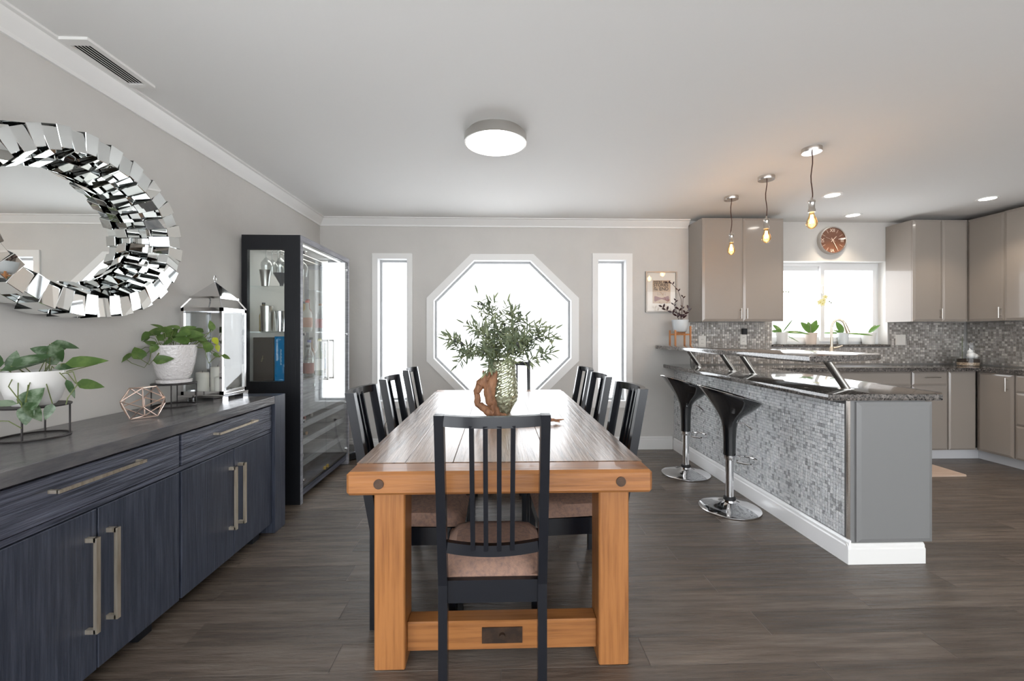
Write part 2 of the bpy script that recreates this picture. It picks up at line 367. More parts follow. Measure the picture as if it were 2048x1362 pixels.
# mosaic: real little tiles joined in one mesh
def mosaic(name, o, u, v, n, W, H, pitch, m, parent, holes=(), gv=1.0):
    o, u, v, n = Vector(o), Vector(u), Vector(v), Vector(n); V = []; F = []; tone = []
    rnd = random.Random(3); g = .0022 if gv < 1 else .0015; t = .004
    for i in range(int(W/pitch)):
        for j in range(int(H/pitch)):
            a = i*pitch; c = j*pitch
            if any(h[0] < a+pitch/2 < h[1] and h[2] < c+pitch/2 < h[3] for h in holes): continue
            k = len(V); r1, r2, r3 = rnd.uniform(-.0011, .0011), rnd.uniform(-.0011, .0011), rnd.uniform(-.0006, .0006)
            for (s_, q, top) in ((0, 0, 0), (1, 0, 0), (1, 1, 0), (0, 1, 0), (0, 0, 1), (1, 0, 1), (1, 1, 1), (0, 1, 1)):
                e = g if not top else g+.0012
                ev = e*gv; x = a+(e if s_ == 0 else pitch-e); y_ = c+(ev if q == 0 else pitch-ev)
                h = 0 if not top else t+r3+(s_-.5)*2*r1+(q-.5)*2*r2
                V.append(o+u*x+v*y_+n*h)
            F += [(k+4, k+5, k+6, k+7), (k, k+1, k+5, k+4), (k+1, k+2, k+6, k+5), (k+2, k+3, k+7, k+6), (k+3, k, k+4, k+7)]
            tone += [rnd.random()]*5
    me = bpy.data.meshes.new(name); me.from_pydata([tuple(WM[parent.name].inverted() @ p) for p in V], [], F)
    at = me.attributes.new('tone', 'FLOAT', 'FACE'); at.data.foreach_set('value', tone); me.materials.append(m); me.update()
    ob = bpy.data.objects.new(name, me); COL.objects.link(ob); ob.parent = parent; ob['kind'] = 'stuff'; WM[ob.name] = WM[parent.name]
    return ob
bs = obj('wall_kitchen_backsplash', B().box(2.09, XR-.006, YB-.006, YB, .92, 1.11).box(2.09, 2.99, YB-.006, YB, 1.11, 1.377).box(4.307, XR-.006, YB-.006, YB, 1.11, 1.377), M_groutw)
finish(bs, kind='structure'); bs.name = 'wall_backsplash'; WM[bs.name] = Matrix.Identity(4)
mosaic('mosaic_tiles', (2.09, YB-.006, .925), (1, 0, 0), (0, 0, 1), (0, -1, 0), 3.09, .452, .0250, M_mosB, bs, holes=((2.985-2.09, 4.312-2.09, .185, 1),))
bs2 = obj('wall_backsplash_right', B().box(XR-.006, XR, 3.0, YB, .92, 1.377), M_groutw, kind='structure')
mosaic('mosaic_tiles', (XR-.006, 3.0, .925), (0, 1, 0), (0, 0, 1), (-1, 0, 0), YB-3.0, .452, .0250, M_mosB, bs2)

# ================================================================== CEILING FIXTURES
t = thing('ceiling_light', 'round flush LED ceiling light with a brushed rim above the table', 'ceiling light', (-.017, 2.645, ZC))
obj('mounting_plate', B().lathe([(.170, -.022), (.170, 0)], (-.017, 2.645, ZC), 48, capt=True), M_steel, t, True)
obj('rim', B().lathe([(.182, -.068), (.190, -.066), (.190, -.022), (.165, -.022)], (-.017, 2.645, ZC), 48, capb=False), M_steel, t, True)
M_led = mat('lit_diffuser', (.9, .9, .9), .4, emit=((1, .985, .96), 3.5))
obj('diffuser', B().lathe([(.0, -.069), (.181, -.067), (.181, -.05)], (-.017, 2.645, ZC), 48, capb=False), M_led, t, True)
M_dl = mat('lit_downlight', (.9, .9, .9), .4, emit=((1, .95, .86), 9.0))
for (x, y_, lb) in ((2.954, 3.735, 'recessed downlight nearest the tallest-hung pendant bulb'), (3.667, 4.36, 'small recessed downlight above the wall clock'), (4.441, 3.787, 'recessed downlight in front of the corner cabinets')):
    t = thing('recessed_light', lb, 'downlight', (x, y_, ZC), group='kitchen downlights')
    obj('trim_ring', B().lathe([(.058, -.004), (.078, -.006), (.080, 0)], (x, y_, ZC), 28, capb=False), M_trim, t, True)
    obj('lens', B().lathe([(0, -.003), (.058, -.003)], (x, y_, ZC), 28, capb=False), M_dl, t)
    lamp('downlight_lamp', 'SPOT', (x, y_, ZC-.02), 9, (1, .84, .66), .05, spot=R(115))
M_fil = mat('glowing_filament', (1, .6, .2), .5, emit=((1, .62, .26), 45))
for i, (x, y_, lb, z2) in enumerate(((2.078, 2.803, 'pendant bulb lamp nearest the camera, lowest end of the bar', 2.135), (2.095, 3.317, 'middle pendant bulb lamp of the three over the bar', 2.15), (2.089, 3.815, 'farthest pendant bulb lamp, hanging in front of the wall cabinet', 2.147))):
    t = thing('pendant_lamp', lb, 'pendant lamp', (x, y_, ZC), group='bare-bulb pendants over the bar')
    obj('canopy', B().lathe([(.0, -.028), (.058, -.028), (.060, -.024), (.060, 0)], (x, y_, ZC), 32, capb=False), M_canvas, t, True)
    obj('cord', B().tube([(x+(.006*sin(k*1.1+i)), y_, ZC-.02-(ZC-.02-z2)*k/8) for k in range(9)], .0035, 6), mat('brown_cloth_cord', (.06, .025, .018), .8) if i == 0 else bpy.data.materials['brown_cloth_cord'], t, True)
    obj('socket', B().lathe([(.004, .022), (.008, .002), (.020, 0), (.022, -.010), (.018, -.016), (.018, -.055), (.022, -.06), (.022, -.078), (0, -.078)], (x, y_, z2), 20, capb=False), M_steel, t, True)
    bl = obj('bulb', B().lathe([(.014, -.078), (.016, -.095), (.030, -.135), (.034, -.152), (.030, -.168), (.016, -.184), (0, -.190)], (x, y_, z2), 20, capb=False), M_amber, t, True)
    f = B()
    for k in range(6):
        a = k*pi/3; f.tube([(x+.006*cos(a), y_+.006*sin(a), z2-.095), (x+.011*cos(a+.3), y_+.011*sin(a+.3), z2-.150)], .0016, 4)
    obj('filament', f, M_fil, bl)
    lamp('pendant_glow', 'POINT', (x, y_, z2-.135), .8, (1, .66, .36), .03)
# supply vent
t = thing('ceiling_vent', 'white slotted supply vent in the ceiling above the mirror', 'vent', (-1.77, 2.02, ZC))
obj('vent_frame', B().ring([(-1.83, 1.845), (-1.70, 1.845), (-1.70, 2.20), (-1.83, 2.20)], [(-1.808, 1.885), (-1.725, 1.885), (-1.725, 2.172), (-1.808, 2.172)], ZC-.012, ZC, 'z'), M_trim, t)
obj('duct_opening', B().box(-1.808, -1.725, 1.885, 2.172, ZC-.0015, ZC-.0008), M_hole, t)
for i in range(6):
    x = -1.803+i*.0148
    obj('slat', B().bar((x, 1.885, ZC-.007), (x, 2.172, ZC-.007), .0095, .0015, up=(.5, 0, 1)), M_trim, t)

# ================================================================== DINING TABLE
TX0, TX1, TY0, TY1, TZ = -.522, .541, 1.497, 3.687, .775
t = thing('dining_table', 'long rustic oak dining table with thick bolted ends and square legs', 'table', (.01, 2.59, 0))
n = 6
for i in range(n):
    a = TX0+.001+(TX1-TX0-.002)/n*i; c = TX0+.001+(TX1-TX0-.002)/n*(i+1)
    obj('top_plank', B().box(a+.0006, c-.0006, TY0+.112, TY1-.112, TZ-.045, TZ, bev=.0015), M_top, t)
for y0, y1 in ((TY0, TY0+.11), (TY1-.11, TY1)):
    e = obj('breadboard_end', B().box(TX0, TX1, y0, y1, TZ-.081, TZ, bev=.010), M_wood, t, label='honey-coloured bolted end board')
    for x in (-.41, .428):
        yy = y0-.004 if y0 == TY0 else y1+.004
        obj('bolt', B().cyl((x, (y0+y1)/2, TZ-.040), (x, yy, TZ-.040), .018, .017, 20), M_iron, e, True)
for x0, x1 in ((TX0+.004, TX0+.05), (TX1-.05, TX1-.004)):
    obj('side_rail', B().box(x0, x1, TY0+.11, TY1-.11, TZ-.081, TZ-.045), M_wood, t)
obj('subtop', B().box(TX0+.05, TX1-.05, TY0+.11, TY1-.11, TZ-.060, TZ-.045), M_wood, t)
for ys, s_ in ((1.617, 1), (3.567, -1)):
    for xc in (-.403, .436):
        obj('leg', B().box(xc-.057, xc+.057, min(ys, ys+s_*.125), max(ys, ys+s_*.125), 0, TZ-.081, bev=.005), M_woodv, t)
    st = obj('stretcher', B().box(-.346, .379, min(ys+s_*.035, ys+s_*.105), max(ys+s_*.035, ys+s_*.105), .045, .155, bev=.004), M_wood, t)
    yy = ys+s_*.035
    obj('end_apron', B().box(-.346, .379, min(ys+s_*.04, ys+s_*.07), max(ys+s_*.04, ys+s_*.07), .655, TZ-.081), M_wood, t)
    pl = obj('iron_plate', B().box(-.062, .092, min(yy, yy-s_*.004), max(yy, yy-s_*.004), .072, .132), M_iron, st)
    obj('plate_bolt', B().cyl((.015, yy, .102), (.015, yy-s_*.014, .102), .013, .010, 12), M_iron, st, True)
    for xs in (-.305, .338):
        obj('corner_bracket', B().box(xs-.035, xs+.035, min(ys+s_*.03, ys+s_*.04), max(ys+s_*.03, ys+s_*.04), .665, .693), M_iron, t)
for xc in (-.38, .40):
    obj('long_apron', B().box(xc-.012, xc+.012, 1.74, 3.44, .64, TZ-.081), M_wood, t)

# ================================================================== CHAIRS
def chair():
    t = thing('dining_chair', '', 'chair')
    hw = .165
    def yb(z): return -.205-.105*max(0, (z-.42))/.58 if z > .42 else -.205-.0*z
    for s_ in (-1, 1):
        x = s_*hw; zs = (0, .42, 1.0)
        b = B().prism([(yb(z)-.019, z) for z in zs]+[(yb(z)+.019, z) for z in zs[::-1]], x-.015, x+.015, 'x')
        obj('rear_post', b, M_chair, t)
        obj('front_leg', B().box(s_*.172-.015, s_*.172+.015, .140, .170, 0, .43, bev=.002), M_chair, t)
        obj('side_rail', B().bar((s_*.165, -.19, .392), (s_*.173, .142, .392), .018, .075), M_chair, t)
    def crest(z, h, bow, d=.020):
        f = lambda x: yb(z)-bow*(1-(x/hw)**2); X = [(hw-.0145)*(-1+2*i/20) for i in range(21)]
        return B().prism([(x, f(x)-d/2) for x in X]+[(x, f(x)+d/2) for x in X[::-1]], z-h/2, z+h/2, 'z')
    obj('crest_rail', crest(.983, .034, .040, .024), M_chair, t, True)
    obj('lower_rail', crest(.557, .036, .036), M_chair, t, True)
    for x in (-.063, -.021, .021, .063):
        k = 1-(x/hw)**2
        obj('back_slat', B().bar((x, yb(.557)-.036*k, .56), (x, yb(.983)-.040*k, .975), .0145, .026, up=(0, 1, 0)), M_chair, t)
    obj('back_apron', B().box(-hw+.014, hw-.014, -.212, -.192, .355, .430), M_chair, t)
    obj('front_apron', B().box(-.157, .157, .148, .166, .355, .430), M_chair, t)
    b = B(); nx, ny = 10, 10; V = []
    for i in range(nx+1):
        for j in range(ny+1):
            u, v = i/nx*2-1, j/ny*2-1
            wd = .166+.016*(v+1)/2; z = .432+.052*(max(0, 1-abs(u)**5)*max(0, 1-abs(v)**5))**.45
            V.append(b.bm.verts.new((u*wd*(1-.03*abs(v)**8), -.008+v*.182, z)))
    for i in range(nx):
        for j in range(ny): b._f([V[i*(ny+1)+j], V[(i+1)*(ny+1)+j], V[(i+1)*(ny+1)+j+1], V[i*(ny+1)+j+1]])
    b.box(-.155, .155, -.188, .145, .424, .434)
    obj('seat_cushion', b, M_cush, t, True)
    return t
c0 = chair()
def place(root, x, y_, rz, lb): root.location = (x, y_, 0); root.rotation_euler = (0, 0, rz); root['label'] = lb; root['group'] = 'slat-back dining chairs around the table'; WM[root.name] = Matrix.Translation((x, y_, 0)) @ Matrix.Rotation(rz, 4, 'Z')
place(c0, -.018, 1.655, 0, 'black slat-back dining chair with tan cushion at the near head of the table')
for x, y_, rz, lb in (
    (-.318, 2.022, -pi/2, 'black slat-back chair nearest the camera on the left side of the table'),
    (-.325, 2.57, -pi/2, 'middle black slat-back chair along the left side of the table'),
    (-.328, 3.17, -pi/2, 'farthest black slat-back chair along the left side of the table'),
    (.342, 2.10, pi/2+.05, 'black slat-back chair nearest the camera on the right side of the table'),
    (.330, 2.665, pi/2+.03, 'middle black slat-back chair along the right side of the table'),
    (.335, 3.18, pi/2+.02, 'farthest black slat-back chair along the right side of the table'),
    (.105, 3.57, pi, 'black slat-back chair at the far head of the table before the octagonal window')):
    d = dup(c0, (x, y_, 0), rz, lb)

# ================================================================== TABLE TOP ITEMS
# vase: mercury glass with chevron relief
vx, vy = .021, 2.62
t = thing('vase', 'silvery green mercury glass vase with zigzag relief holding olive branches', 'vase', (vx, vy, TZ))
def vase_r(z):
    pts = [(0, .050), (.02, .058), (.075, .090), (.11, .096), (.20, .088), (.28, .080), (.315, .080)]
    for (a, ra), (c, rc) in zip(pts, pts[1:]):
        if z <= c: return ra+(rc-ra)*(z-a)/(c-a)
    return pts[-1][1]
b = B(); n = 64; rows = 44; ringz = []
for j in range(rows+1):
    z = .315*j/rows; rr = []
    for k_ in range(n):
        tri = abs(((k_/8) % 1)-.5)*2
        ph = ((z*1.0+tri*.016)/.026) % 1
        d = .004*(1 if ph < .5 else -.2) if z > .055 else .003*(((k_//4)+(j//3)) % 2)
        r_ = vase_r(z)+d; rr.append(b.bm.verts.new((vx+r_*cos(2*pi*k_/n), vy+r_*sin(2*pi*k_/n), TZ+z)))
    ringz.append(rr)
for j in range(rows):
    for k_ in range(n): b._f([ringz[j][k_], ringz[j][(k_+1) % n], ringz[j+1][(k_+1) % n], ringz[j+1][k_]])
b._f(ringz[0][::-1])
M_vase = mat('mercury_glass', (.66, .70, .52), .22, .6, noise=((60, 60, 60), (.22, .21, .12), 4, .44, .66))
obj('vase_body', b, M_vase, t)
# olive bouquet
t = thing('olive_bouquet', 'bushy spray of artificial olive branches fanning out of the vase', 'branches', (vx, vy, TZ+.29))
rnd = random.Random(11)
def olive_branch(p, d, dr, Ln, st, parent=None):
    pts = [p.copy()]
    for s_ in range(st):
        d = (d*.66+dr*.34+Vector((rnd.uniform(-.22, .22), rnd.uniform(-.22, .22), rnd.uniform(-.16, .20)))).normalized()
        p = p+d*(Ln/st); pts.append(p.copy())
    return pts
def olive_leaves(lb, pts, k0, step=(0, .5)):
    for k_ in range(k0, len(pts)):
        dd = (pts[k_]-pts[k_-1]).normalized()
        for h_ in step:
            a = pts[k_-1].lerp(pts[k_], h_); ax = dd.orthogonal().normalized(); an = rnd.uniform(0, 2*pi)
            for m_ in (0, 1):
                sd = Quaternion(dd, an+pi*m_) @ ax
                ld = (dd*rnd.uniform(.2, .8)+sd*.9).normalized()
                lb.leaf(a, ld, Vector((rnd.uniform(-.5, .5), -.6, .6)), rnd.uniform(.045, .078), rnd.uniform(.009, .0125), rnd.uniform(-.1, .3), .12, 'lance', 5)
    lb.leaf(pts[-1], dd, (0, -1, .3), .065, .012, .1, .1, 'lance', 5)
for i in range(24):
    az = i*2.399+rnd.uniform(-.3, .3); el = rnd.uniform(.05, 1.45) if i % 3 else rnd.uniform(-.05, .55)
    tip = Vector((cos(az)*cos(el)*.29, sin(az)*cos(el)*.26, .02+.37*sin(max(el, 0))))*rnd.uniform(.88, 1.16)
    Ln = tip.length+.05; dr = tip.normalized()
    p0 = Vector((vx+cos(az)*.035, vy+sin(az)*.035, TZ+.25))
    pts = olive_branch(p0, (dr*.3+Vector((0, 0, 1))).normalized(), dr, Ln, 10)
    sb = B().tube(pts, [.0034-.0002*k_ for k_ in range(11)], 5); lb = B(); olive_leaves(lb, pts, 4, (0, .5) if i % 2 else (0,))
    for k_ in (5, 8):
        sd = (pts[k_]-pts[k_-1]).normalized().orthogonal(); sd = Quaternion((pts[k_]-pts[k_-1]).normalized(), rnd.uniform(0, 6.28)) @ sd
        q = olive_branch(pts[k_], sd, (dr+sd*.8).normalized(), rnd.uniform(.07, .12), 4); sb.tube(q, .0014, 4); olive_leaves(lb, q, 1, (0, .5))
    br = obj('branch', sb, M_stem, t); obj('leaves', lb, M_olive, br, kind='stuff', norm=False)
    for k_ in range(2):
        q = pts[rnd.randint(5, 9)]+Vector((rnd.uniform(-.015, .015), rnd.uniform(-.015, .015), -.01))
        obj('olive', B().sphere(q, .0085, 8, (1, 1, 1.3)), M_olf, br, True)
# driftwood leaning against the vase
rnd = random.Random(5)
b = B()
for (pts, rs) in (
    ([(-.02, 2.46, .797), (-.065, 2.48, .808), (-.115, 2.49, .85), (-.125, 2.49, .91), (-.10, 2.49, .965), (-.06, 2.49, 1.00), (-.045, 2.49, 1.03)], [.018, .026, .020, .018, .028, .025, .006]),
    ([(.0, 2.47, .796), (-.03, 2.47, .83), (-.045, 2.475, .88), (-.05, 2.48, .93), (-.03, 2.485, .99), (-.01, 2.48, 1.035)], [.018, .028, .030, .034, .027, .007]),
    ([(-.06, 2.485, .94), (-.075, 2.485, .98), (-.075, 2.49, 1.015), (-.085, 2.49, 1.04)], [.026, .024, .014, .005]),
    ([(-.03, 2.47, .80), (.02, 2.465, .791), (.045, 2.46, .784)], [.020, .013, .006])):
    q = []; rr = []
    for i in range(len(pts)-1):
        for k_ in range(4):
            f_ = k_/4; a, c = Vector(pts[i]), Vector(pts[i+1]); q.append(a.lerp(c, f_)+Vector((rnd.uniform(-.003, .003),)*3)); rr.append((rs[i]*(1-f_)+rs[i+1]*f_)*rnd.uniform(.90, 1.08))
    q.append(Vector(pts[-1])); rr.append(rs[-1]); b.tube(q, rr, 9)
obj('driftwood_sculpture', b, M_drift, smooth=True, loc=(-.05, 2.48, TZ), label='upright twisted driftwood piece leaning in front of the vase', cat='driftwood')
b = B(); q = [Vector((.00+.022*i, 2.30+.004*sin(i*1.3), TZ+.016+.003*sin(i*2.1))) for i in range(17)]
b.tube(q, [.003, .010, .016, .015, .017, .014, .016, .017, .013, .014, .012, .010, .010, .007, .008, .005, .002], 9)
for i in (2, 5, 9, 12): b.tube([q[i], q[i]+Vector((.03, -.02, .004)), q[i]+Vector((.06, -.035, -.004))], [.010, .008, .003], 7)
b.tube([q[3]+Vector((0, 0, .005)), q[7]+Vector((0, .015, .012)), q[12]+Vector((.02, .01, .008))], [.006, .007, .003], 7)
obj('driftwood_branch', b, M_drift, smooth=True, loc=(.17, 2.30, TZ), label='flat piece of driftwood lying on the table behind the near chair', cat='driftwood')

# ================================================================== SIDEBOARD
SX = -1.40
t = thing('sideboard', 'long midnight blue wooden sideboard with bronze bar handles', 'sideboard', (-1.64, 1.97, 0))
SY0, SY1 = 1.06, 2.89
obj('worktop', B().box(XL+.004, SX, SY0, SY1-.132, .812, .860, bev=.002), M_sidet, t, label='dark top with a worn brownish surface')
obj('end_panel', B().box(XL+.004, SX, SY1-.130, SY1, 0, .860, bev=.002), M_sidev, t)
obj('end_panel', B().box(XL+.004, SX, SY0, SY0+.12, 0, .811, bev=.002), M_sidev, t)
obj('carcass', B().box(XL+.004, SX-.045, SY0+.122, SY1-.132, .075, .809), M_cabblk, t)
obj('rail', B().box(SX-.045, SX-.024, SY0+.122, SY1-.132, .637, .656), M_side, t)
for ys in (1.22, 1.80, 2.62): obj('foot', B().box(XL+.04, SX-.06, ys, ys+.07, 0, .075), M_cabblk, t)
def pull(b, p0, p1, out, th=.014):
    p0, p1, out = Vector(p0), Vector(p1), Vector(out); d = (p1-p0).normalized()
    b.bar(p0-d*th/2+out, p1+d*th/2+out, th, th*.8, up=tuple(out)); b.bar(p0, p0+out, th, th, up=tuple(d)); b.bar(p1, p1+out, th, th, up=tuple(d)); return b
for y0, y1 in ((1.185, 1.970), (1.985, 2.755)):
    d = obj('drawer', B().box(SX-.045, SX-.018, y0, y1, .660, .800, bev=.002), M_side, t)
    ym = (y0+y1)/2
    obj('bar_handle', pull(B(), (SX-.018, ym-.165, .752), (SX-.018, ym+.165, .752), (.032, 0, 0), .011), M_nickel, d)
    for a, c, hy in ((y0, ym-.003, ym-.040), (ym+.003, y1, ym+.040)):
        d = obj('door', B().box(SX-.045, SX-.018, a, c, .065, .633, bev=.002), M_sidev, t)
        obj('bar_handle', pull(B(), (SX-.018, hy, .225), (SX-.018, hy, .540), (.034, 0, 0), .015), M_nickel, d)

# ================================================================== MIRROR on the left wall
mc = (1.905, 1.705)
t = thing('wall_mirror', 'large oval wall mirror framed by tilted mirrored blocks', 'mirror', (XL, mc[0], mc[1]))
def ell(a, b_, n): return [(mc[0]+a*cos(2*pi*k/n), mc[1]+b_*sin(2*pi*k/n)) for k in range(n)]
obj('backing', B().ring(ell(.470, .360, 72), ell(.33, .22, 72), XL+.002, XL+.016, 'x'), M_black, t)
obj('mirror_glass', B().prism(ell(.375, .268, 72), XL+.017, XL+.024, 'x'), M_mirror, t)
bk = B().ring(ell(.465, .358, 72), ell(.435, .330, 72), XL+.026, XL+.150, 'x'); obj('core_ring', bk, M_black, t)
# equal-arc stations
S = 4000; pts = [(.4425*cos(2*pi*i/S), .3375*sin(2*pi*i/S)) for i in range(S+1)]
arc = [0]
for i in range(S): arc.append(arc[-1]+math.hypot(pts[i+1][0]-pts[i][0], pts[i+1][1]-pts[i][1]))
NB = 44; rnd = random.Random(2)
for kb in range(NB):
    s_ = arc[-1]*(kb+.5)/NB; i = next(j for j in range(S) if arc[j+1] >= s_); th = 2*pi*i/S
    ny, nz_ = cos(th)/.4425, sin(th)/.3375; l = math.hypot(ny, nz_); ny /= l; nz_ /= l
    out = Vector((0, ny, nz_)); tan = Vector((0, -nz_, ny)); wd = arc[-1]/NB
    c = Vector((0, mc[0]+pts[i][0], mc[1]+pts[i][1]))
    alt = 1 if kb % 2 else -1
    b = B()
    for lay, (x0, x1, sh, tl) in enumerate(((XL+.026, XL+.099, 0, .05), (XL+.102, XL+.180, 0, -.06))):
        cc = c+out*(sh+alt*.007*(1 if lay else -1)); cc.x = (x0+x1)/2
        ex = Vector((1, 0, 0)); q1 = Quaternion(tan, tl*alt+.04*rnd.uniform(-1, 1)); q2 = Quaternion(out, .035*alt); q = q2 @ q1
        M = Matrix((ex, tan, out)).transposed().to_4x4(); M = Matrix.Translation(cc) @ q.to_matrix().to_4x4() @ M
        h = (x1-x0)/2; ww = wd*.515*(1+.0*lay); rr = .042
        e0, e1 = ((.058, .032), (.029, .0))[lay]
        P = [M @ Vector((x, y_*(1+z/.40), z)) for x, ee in ((-h, e0), (h, e1)) for y_ in (-ww, ww) for z in (-rr-ee, rr)]
        v = [b.bm.verts.new(p) for p in P]; fs = []
        for q_, mi in (((0,1,3,2), 1), ((4,6,7,5), 0), ((0,4,5,1), 1), ((2,3,7,6), 1), ((0,2,6,4), 0), ((1,5,7,3), 0)):
            fs.append(b._f([v[j] for j in q_], mi))
        bmesh.ops.bevel(b.bm, geom=list({e for f in fs for e in f.edges}), offset=.0016, segments=1, affect='EDGES', material=0)
    obj('mirror_block', b, [M_mirror, M_dmir], t)

# ================================================================== SIDEBOARD ITEMS
def wire_stand(x, y_, lb, r=.098, h=.122):
    t = thing('plant_stand', lb, 'plant stand', (x, y_, .86), group='round wire plant stands')
    ci = lambda z, q=r: [(x+q*cos(2*pi*k/40), y_+q*sin(2*pi*k/40), z) for k in range(40)]
    obj('base_ring', B().tube(ci(.8635), .0035, 6, closed=True), M_wire, t, True)
    obj('plate', B().lathe([(0, -.004), (r+.004, -.004), (r+.005, 0), (r+.004, .002), (0, .002)], (x, y_, .86+h), 40, capb=False), M_wire, t, True)
    for k in range(4):
        a = .5+k*pi/2; obj('leg', B().cyl((x+r*cos(a), y_+r*sin(a), .862), (x+r*cos(a), y_+r*sin(a), .86+h-.003), .003, n=8), M_wire, t, True)
    return .86+h+.002
S1 = (-1.752, 1.69); S2 = (-1.765, 2.415)
z1 = wire_stand(*S1, 'round black wire plant stand under the white bowl at the left edge')
z2 = wire_stand(*S2, 'round black wire plant stand under the hammered white pot')
def frame(x, y_):
    v = Vector((x, y_, 0)).normalized(); return Vector((v.y, -v.x, 0)), Vector((0, 0, 1)), -v   # lateral right, up, toward room centre
def plant(name, lb, cat, base, pot_prof, potmat, soilr, soilz, leaves, vines, leafmat, potname='pot', shape='heart', saucer=None):
    x, y_, z = base; t = thing(name, lb, cat, base)
    obj(potname, B().lathe(pot_prof, base, 40), potmat, t, 50)
    obj('soil', B().lathe([(0, soilz), (soilr, soilz)], base, 24, capb=False), M_soil, t)
    if saucer: obj('saucer', B().lathe(saucer, base, 40), potmat, t, 50)
    r_, u_, f_ = frame(x, y_); rn = random.Random(len(leaves))
    top = Vector(base)+Vector((0, 0, soilz))
    for lf in leaves:
        lx, lz, ang, Ln, W = lf[:5]; dep = lf[5] if len(lf) > 5 else rn.uniform(-.05, .07); m = lf[6] if len(lf) > 6 else leafmat
        c = top+r_*lx+u_*lz+f_*dep
        d = r_*cos(R(ang))+u_*sin(R(ang))+f_*rn.uniform(-.35, .35); nn = f_*rn.uniform(.6, 1.1)+u_*rn.uniform(.4, 1.2)
        bs_ = c-d.normalized()*Ln/2
        o = obj('leaf', B().leaf(bs_, d, nn, Ln, W, rn.uniform(.05, .25), .18, shape), m, t, True, norm=False)
        if len(lf) <= 7:
            a = top+r_*min(.07, max(-.07, lx*.45))+f_*dep*.4; mid = (a+bs_)/2+u_*.02
            obj('stem', B().tube([a, mid, bs_], .0016, 5), M_stem, t, True)
    for v in vines:
        obj('vine', B().tube([top+r_*a+u_*c+f_*d for a, c, d in v], .0018, 5), M_stem, t, True)
    return t
# hammered pot with pothos (lateral, up above the soil, angle, length, width)
LV = [(-.135, .045, 200, .075, .05), (-.09, .085, 195, .085, .045), (-.045, .100, 170, .085, .045), (-.10, .030, 150, .055, .045), (-.145, -.02, 110, .075, .062, .09),
      (-.195, -.045, 215, .075, .035, .08), (-.085, .0, 240, .055, .04, .09), (-.045, -.055, 10, .085, .050, .11), (.0, .115, 160, .06, .035), (-.02, .075, 185, .08, .05),
      (.01, .060, 20, .085, .05), (.04, .080, 200, .08, .045), (.06, .105, 20, .08, .04), (.09, .075, 0, .09, .05), (.03, .045, 170, .08, .05), (.11, .055, 340, .085, .05), (.075, .045, 200, .07, .045),
      (.13, .035, 320, .07, .045), (.165, .125, 100, .065, .035, .03), (.145, .0, 250, .065, .055, .08), (.185, .035, 300, .050, .035, .02, M_leafY), (.195, -.005, 280, .045, .025, .02, M_leafY), (.19, -.045, 330, .045, .025, .03),
      (.235, -.055, 335, .055, .025, .04), (-.06, .06, 120, .05, .04), (.0, .09, 60, .06, .04), (-.12, .065, 230, .06, .04), (.10, .10, 160, .07, .04), (-.03, .03, 210, .05, .035), (.05, .02, 300, .05, .035), (-.07, .12, 150, .06, .025)]
plant('potted_pothos', 'trailing green pothos in a hammered white ceramic pot on a wire stand', 'potted plant', (S2[0], S2[1], z2),
      [(.066, .022), (.080, .05), (.094, .11), (.104, .19), (.106, .208), (.100, .208), (.094, .185)], M_potA, .095, .19, LV,
      [[(-.05, 0, .05), (-.09, -.0, .09), (-.10, -.06, .11), (-.12, -.095, .11), (-.17, -.07, .10), (-.19, -.05, .09)], [(-.05, .0, .06), (-.08, -.05, .10), (-.10, -.08, .12), (-.16, -.03, .09)],
       [(.08, 0, .03), (.13, .02, .06), (.14, -.05, .08), (.15, -.085, .08), (.18, -.055, .06), (.22, -.045, .05)], [(.07, 0, .02), (.13, .05, .03), (.165, .10, .03)]],
      M_leafA, saucer=[(.072, 0), (.080, .004), (.082, .020), (.074, .022)])
LV = [(-.105, .075, 105, .115, .055, .05), (-.135, .02, 130, .105, .045, .03), (-.12, .055, 178, .08, .03, .0), (.0, .065, 25, .125, .055, .08), (-.02, .045, 20, .13, .045, .06), (.055, .105, 190, .09, .05, .0), (.02, .09, 160, .07, .045, -.02),
      (.085, .112, 350, .085, .036, .02), (.06, .08, 300, .085, .05, .04), (.14, .045, 5, .125, .055, .05, M_leafA), (.09, .03, 10, .08, .03, .03), (.15, -.045, 350, .085, .045, .06, M_leafA), (.095, -.055, 290, .08, .022, .09),
      (-.005, -.075, 60, .088, .080, .12), (-.085, -.085, 172, .095, .034, .12), (.0, -.125, 300, .085, .045, .13), (-.02, -.135, 270, .07, .045, .13), (.035, -.13, 250, .06, .03, .12), (.045, .06, 120, .06, .04, .0), (-.05, .06, 80, .07, .04, .02)]
plant('potted_silver_pothos', 'silver-leaved pothos in a smooth white bowl at the left end of the sideboard', 'potted plant', (S1[0], S1[1], z1),
      [(.058, 0), (.072, .02), (.086, .07), (.092, .105), (.093, .128), (.087, .128), (.084, .11)], M_white, .084, .112, LV,
      [[(.06, 0, .05), (.10, .01, .08), (.11, -.04, .10), (.085, -.085, .11), (.08, -.11, .11)], [(-.05, .0, .06), (-.06, -.03, .11), (-.03, -.09, .12), (-.03, -.15, .12)], [(-.12, -.14, .12), (-.06, -.15, .12), (-.03, -.18, .12)],
       [(.05, 0, .03), (.12, .02, .05), (.17, .035, .05)]], M_leafB)
